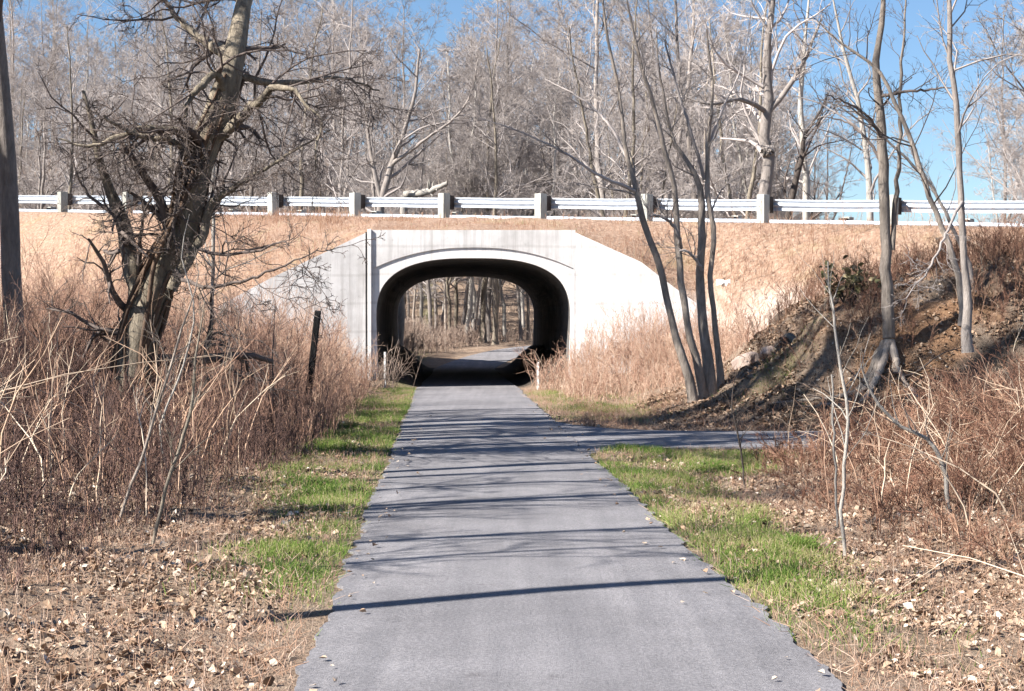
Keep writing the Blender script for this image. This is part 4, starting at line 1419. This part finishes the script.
# undergrowth in the wood beyond
ud = lambda x, y: sm(far_dist(x, y), 2.2, 3.6) * (.3 + .7 * sm(fbm(x * .3, y * .3, 3), .35, .55)) * (np.abs(x / y) < .37)
p = np.concatenate([scatter(3600, -30, 30, 66, 118, ud, 21), scatter(1500, -9, -1.8, 66, 92, ud, 121)])
stalk_field('undergrowth', M['under'], p, rr_.uniform(.5, 2.6, len(p)) * np.where((np.abs(p[:, 0] / p[:, 1] + .03) < .05) & (p[:, 1] > 74), .38, np.where(np.abs(p[:, 0] / p[:, 1] + .03) < .05, .7, 1.0)), 'grey brown undergrowth in the wood beyond the road', 22, r0=.012, twigs=9, sub=4, tw_l=.45, lean=.25, twig_r=.008, tint=np.clip(.5 + rr_.normal(0, .25, len(p)), 0, 1))

# grass blades
gd = lambda x, y: mask_green(x, y) ** 1.5 * (.3 + .7 * sm(fbm(x * 5, y * 5, 2), .3, .6))
def on_pave(p, marg=0.0):
    d = p[:, 0] - path_c(p[:, 1])
    side = (d > 0) & (p[:, 1] > side_near(p[:, 0], d) - marg) & (p[:, 1] < side_far(p[:, 0], d) + marg)
    return (np.abs(d) < 1.34 - marg) | side


p = scatter(125000, -5, 6, 7, 42.5, gd, 23)
p = p[~on_pave(p)]
stalk_field('green_grass', M['grass'], p, (.05 + .10 * fbm(p[:, 0] * 1.5, p[:, 1] * 1.5, 2)) * rr_.uniform(.6, 1.5, len(p)), 'short green grass along the path verges', 24, r0=.0034, twigs=0, lean=.5, K=3, tint=np.clip(.5 + 1.1 * (fbm(p[:, 0] * 1.3, p[:, 1] * 1.3, 3) - .5) + rr_.normal(0, .24, len(p)), 0, 1))
vd = lambda x, y: sm(np.abs(x - path_c(y)), 1.3, 1.5) * (1 - sm(np.abs(x - path_c(y)), 3, 5)) * (.15 + 1.0 * fbm(x * 1.2, y * 1.2, 3))
p = scatter(95000, -7, 7, 6.5, 42.5, vd, 25)
p = p[~on_pave(p)]
stalk_field('dead_grass', M['straw'], p, rr_.uniform(.04, .17, len(p)), 'short dead grass mixed through the verges', 26, r0=.0032, twigs=0, lean=.8, K=3, tint=np.clip(rr_.normal(.62, .2, len(p)), 0, .95))


# fallen leaves
def leaves(name, label, pts, size, seed, mat, tint, flat=.45, lift=.02):
    r = np.random.default_rng(seed)
    n = len(pts)
    s = size * r.uniform(.5, 1.3, n)
    a = r.uniform(0, 2 * np.pi, n)
    ux = np.stack([np.cos(a), np.sin(a), r.normal(0, flat, n)], -1)
    ux = norm(ux)
    nn = norm(np.stack([r.normal(0, flat, n), r.normal(0, flat, n), np.ones(n)], -1))
    uy = norm(np.cross(nn, ux))
    nn = np.cross(ux, uy)
    c = pts + np.array([0, 0, lift])
    cu_ = r.uniform(-.1, .5, n)[:, None]
    w = r.uniform(.28, .5, n)[:, None]
    S = s[:, None]
    V = np.stack([c - ux * S * .5 + nn * S * .12 * cu_, c - ux * S * .12 + uy * S * w + nn * S * cu_, c + ux * S * .22 + uy * S * w * .75 + nn * S * cu_ * 1.2, c + ux * S * .55 + nn * S * .1,
                  c + ux * S * .22 - uy * S * w * .75 + nn * S * cu_, c - ux * S * .12 - uy * S * w + nn * S * cu_ * .9, c], 1)
    i = np.arange(n)[:, None] * 7
    T = np.concatenate([np.stack([i[:, 0] + a_, i[:, 0] + b_, i[:, 0] + 6], -1) for a_, b_ in ((0, 1), (1, 2), (2, 3), (3, 4), (4, 5), (5, 0))])
    m = MB()
    m.add(V, tris=T, tint=np.repeat(tint, 7))
    return tag(m.build(name, mat, smooth=False), label, kind='stuff')


def leaf_d(x, y):
    e = np.abs(x - path_c(y)) - 1.4
    return sm(e, -.05, .5) * (.2 + .8 * sm(fbm(x * 1.4 + 9, y * 1.4, 3), .35, .6)) * (1 - .6 * sm(y, 16, 24)) * (1 - .8 * mask_green(x, y))


p = scatter(95000, -8, 8, 5.5, 30, leaf_d, 27)
p = p[~on_pave(p, .02)]
leaves('leaf_litter', 'curled tan leaf litter on both verges', p, .043 * np.random.default_rng(16).choice([.55, .8, 1.0, 1.5], len(p), p=[.35, .35, .22, .08]), 28, M['litter'], np.clip(np.random.default_rng(6).normal(.5, .3, len(p)), 0, 1), flat=.6)
p = scatter(160, -1.6, 2, 6, 32, lambda x, y: np.exp(-((np.abs(x - path_c(y)) - 1.25) / .22) ** 2), 29)
p[:, 2] = np.maximum(p[:, 2], .012)
leaves('stray_leaves', 'stray leaves blown on the edge of the asphalt path', p, .045, 30, M['litter'], np.random.default_rng(7).uniform(.3, 1, len(p)), flat=.15, lift=.012)
p = scatter(15000, 2.6, 11, 26.9, 36, lambda x, y: (.2 + .8 * sm(fbm(x * 1.6, y * 1.6, 3), .4, .6)) * sm(y, 26.9, 27.6), 33)
p = p[~on_pave(p)]
leaves('mound_litter', 'brown leaf litter over the eroded mound', p, .07, 34, M['litter'], np.clip(np.random.default_rng(9).normal(.33, .2, len(p)), 0, 1), flat=.7)
p = scatter(9000, 1.2, 11, 27.2, 37, lambda x, y: sm(fbm(x * 1.2 + 7, y * 1.2, 3), .4, .6), 35)
p = p[~on_pave(p)]
stalk_field('mound_grass', M['straw'], p, rr_.uniform(.06, .28, len(p)), 'thin dead grass on the mound and under the stem clump', 36, r0=.004, twigs=0, lean=.7, K=3, tint=np.clip(rr_.normal(.4, .25, len(p)), 0, 1))
# twigs lying in the litter
p = scatter(1500, -7, 7, 6, 24, lambda x, y: sm(np.abs(x - path_c(y)), 1.7, 2.6), 31)
stalk_field('fallen_twigs', M['brush_tan'], p, rr_.uniform(.05, .14, len(p)), 'fallen twigs lying in the leaf litter', 32, r0=.005, twigs=0, lean=4.0, K=4, tint=rr_.uniform(.1, .9, len(p)))

# evergreen shrub on the mound
ev = at(848, 296, 30.9)
ev[2] = float(gz(ev[0], ev[1]))
sh = empty('evergreen_shrub', ev, 'drooping evergreen shrub with olive leaves on top of the mound', 'shrub')
r = np.random.default_rng(55)
n = 15
a = r.uniform(0, 6.28, n)
t = np.linspace(0, 1, 7)[None]
P = np.zeros((n, 7, 3))
ln, h = r.uniform(.2, .85, n)[:, None], r.uniform(.5, 1.0, n)[:, None]
P[..., 0] = ev[0] + np.cos(a)[:, None] * ln * t
P[..., 1] = ev[1] + np.sin(a)[:, None] * ln * t
P[..., 2] = ev[2] - .05 + h * (1.7 * t - .9 * t ** 2.2)
m = MB()
tubes(m, P, np.full((n, 7), .012) * np.linspace(1, .4, 7)[None], 4)
m.build('stems', M['bark_dark'], sh, offset=ev)
C, c = grow(P, np.full((n, 7), .01), 5, .3, 1, .3, (20, 60), 4, up=0, wob=.2, r=r)
lp_ = np.concatenate([C[:, 1:].reshape(-1, 3)]) + r.normal(0, .05, (C[:, 1:].size // 3, 3))
lo = leaves('foliage', None, lp_, .12, 56, M['evergreen'], r.random(len(lp_)), flat=.9, lift=0)
lo.data.transform(__import__('mathutils').Matrix.Translation(-Vector(ev)))
lo.parent = sh
del lo['kind']

# green tuft at the right verge
tf_ = at(800, 545, 13.2)
tf_[2] = float(gz(tf_[0], tf_[1]))
r = np.random.default_rng(58)
n = 260
m = MB()
a, ln, h = r.uniform(0, 6.28, n), r.uniform(.02, .22, n), r.uniform(.1, .24, n)
t = np.linspace(0, 1, 4)[None]
P = np.zeros((n, 4, 3))
b = r.normal(0, .06, (n, 2))
P[..., 0] = tf_[0] + b[:, :1] + np.cos(a)[:, None] * ln[:, None] * t ** 1.5
P[..., 1] = tf_[1] + b[:, 1:] + np.sin(a)[:, None] * ln[:, None] * t ** 1.5
P[..., 2] = tf_[2] - .02 + h[:, None] * (t - .2 * t ** 3)
tubes(m, P, np.full((n, 4), .004) * np.linspace(1, .3, 4)[None], 3, r.uniform(.1, .7, n))
o = m.build('grass_tuft', M['grass'], offset=tf_)
o.location = [float(c) for c in tf_]
tag(o, 'bright green grass tuft in front of the right thicket', 'grass tuft')

# ------------------------------------------------------------------ light, sky, camera
EL, AZ = math.radians(38), math.radians(24.5)
to_sun = Vector((-math.cos(EL) * math.cos(AZ), -math.cos(EL) * math.sin(AZ), math.sin(EL)))
sun = bpy.data.lights.new('sun', 'SUN')
sun.energy = 5.0
sun.angle = math.radians(.5)
sun.color = (1, .95, .88)
so = bpy.data.objects.new('sun', sun)
so.rotation_euler = to_sun.to_track_quat('Z', 'Y').to_euler()
so.location = (-30, -20, 40)
COL.objects.link(so)
w = bpy.data.worlds.new('World')
scene.world = w
w.use_nodes = True
nt = w.node_tree
sky = nt.nodes.new('ShaderNodeTexSky')
sky.sky_type = 'NISHITA'
sky.sun_disc = False
sky.sun_elevation = EL
sky.sun_rotation = math.atan2(to_sun.x, to_sun.y)
sky.air_density, sky.dust_density, sky.ozone_density = 1.0, .2, 6.0
bg = nt.nodes['Background']
nt.links.new(sky.outputs['Color'], bg.inputs['Color'])
bg.inputs['Strength'].default_value = .054
cam = bpy.data.cameras.new('camera')
cam.sensor_width = 36
cam.lens = F / 1024 * 36
cam.clip_end = 3000
co = bpy.data.objects.new('camera', cam)
co.location = (0, 0, EYE)
co.rotation_euler = (math.radians(90) - math.atan((345.5 - HZ) / F), 0, 0)
COL.objects.link(co)
scene.camera = co
vs = scene.view_settings
vs.view_transform, vs.look, vs.gamma, vs.exposure = 'Standard', 'None', 1, 1.5
vs.use_curve_mapping = False
scene.cycles.use_denoising = True
scene.cycles.max_bounces = 5
scene.cycles.diffuse_bounces = 3
scene.cycles.use_adaptive_sampling = True
scene.cycles.adaptive_threshold = .02
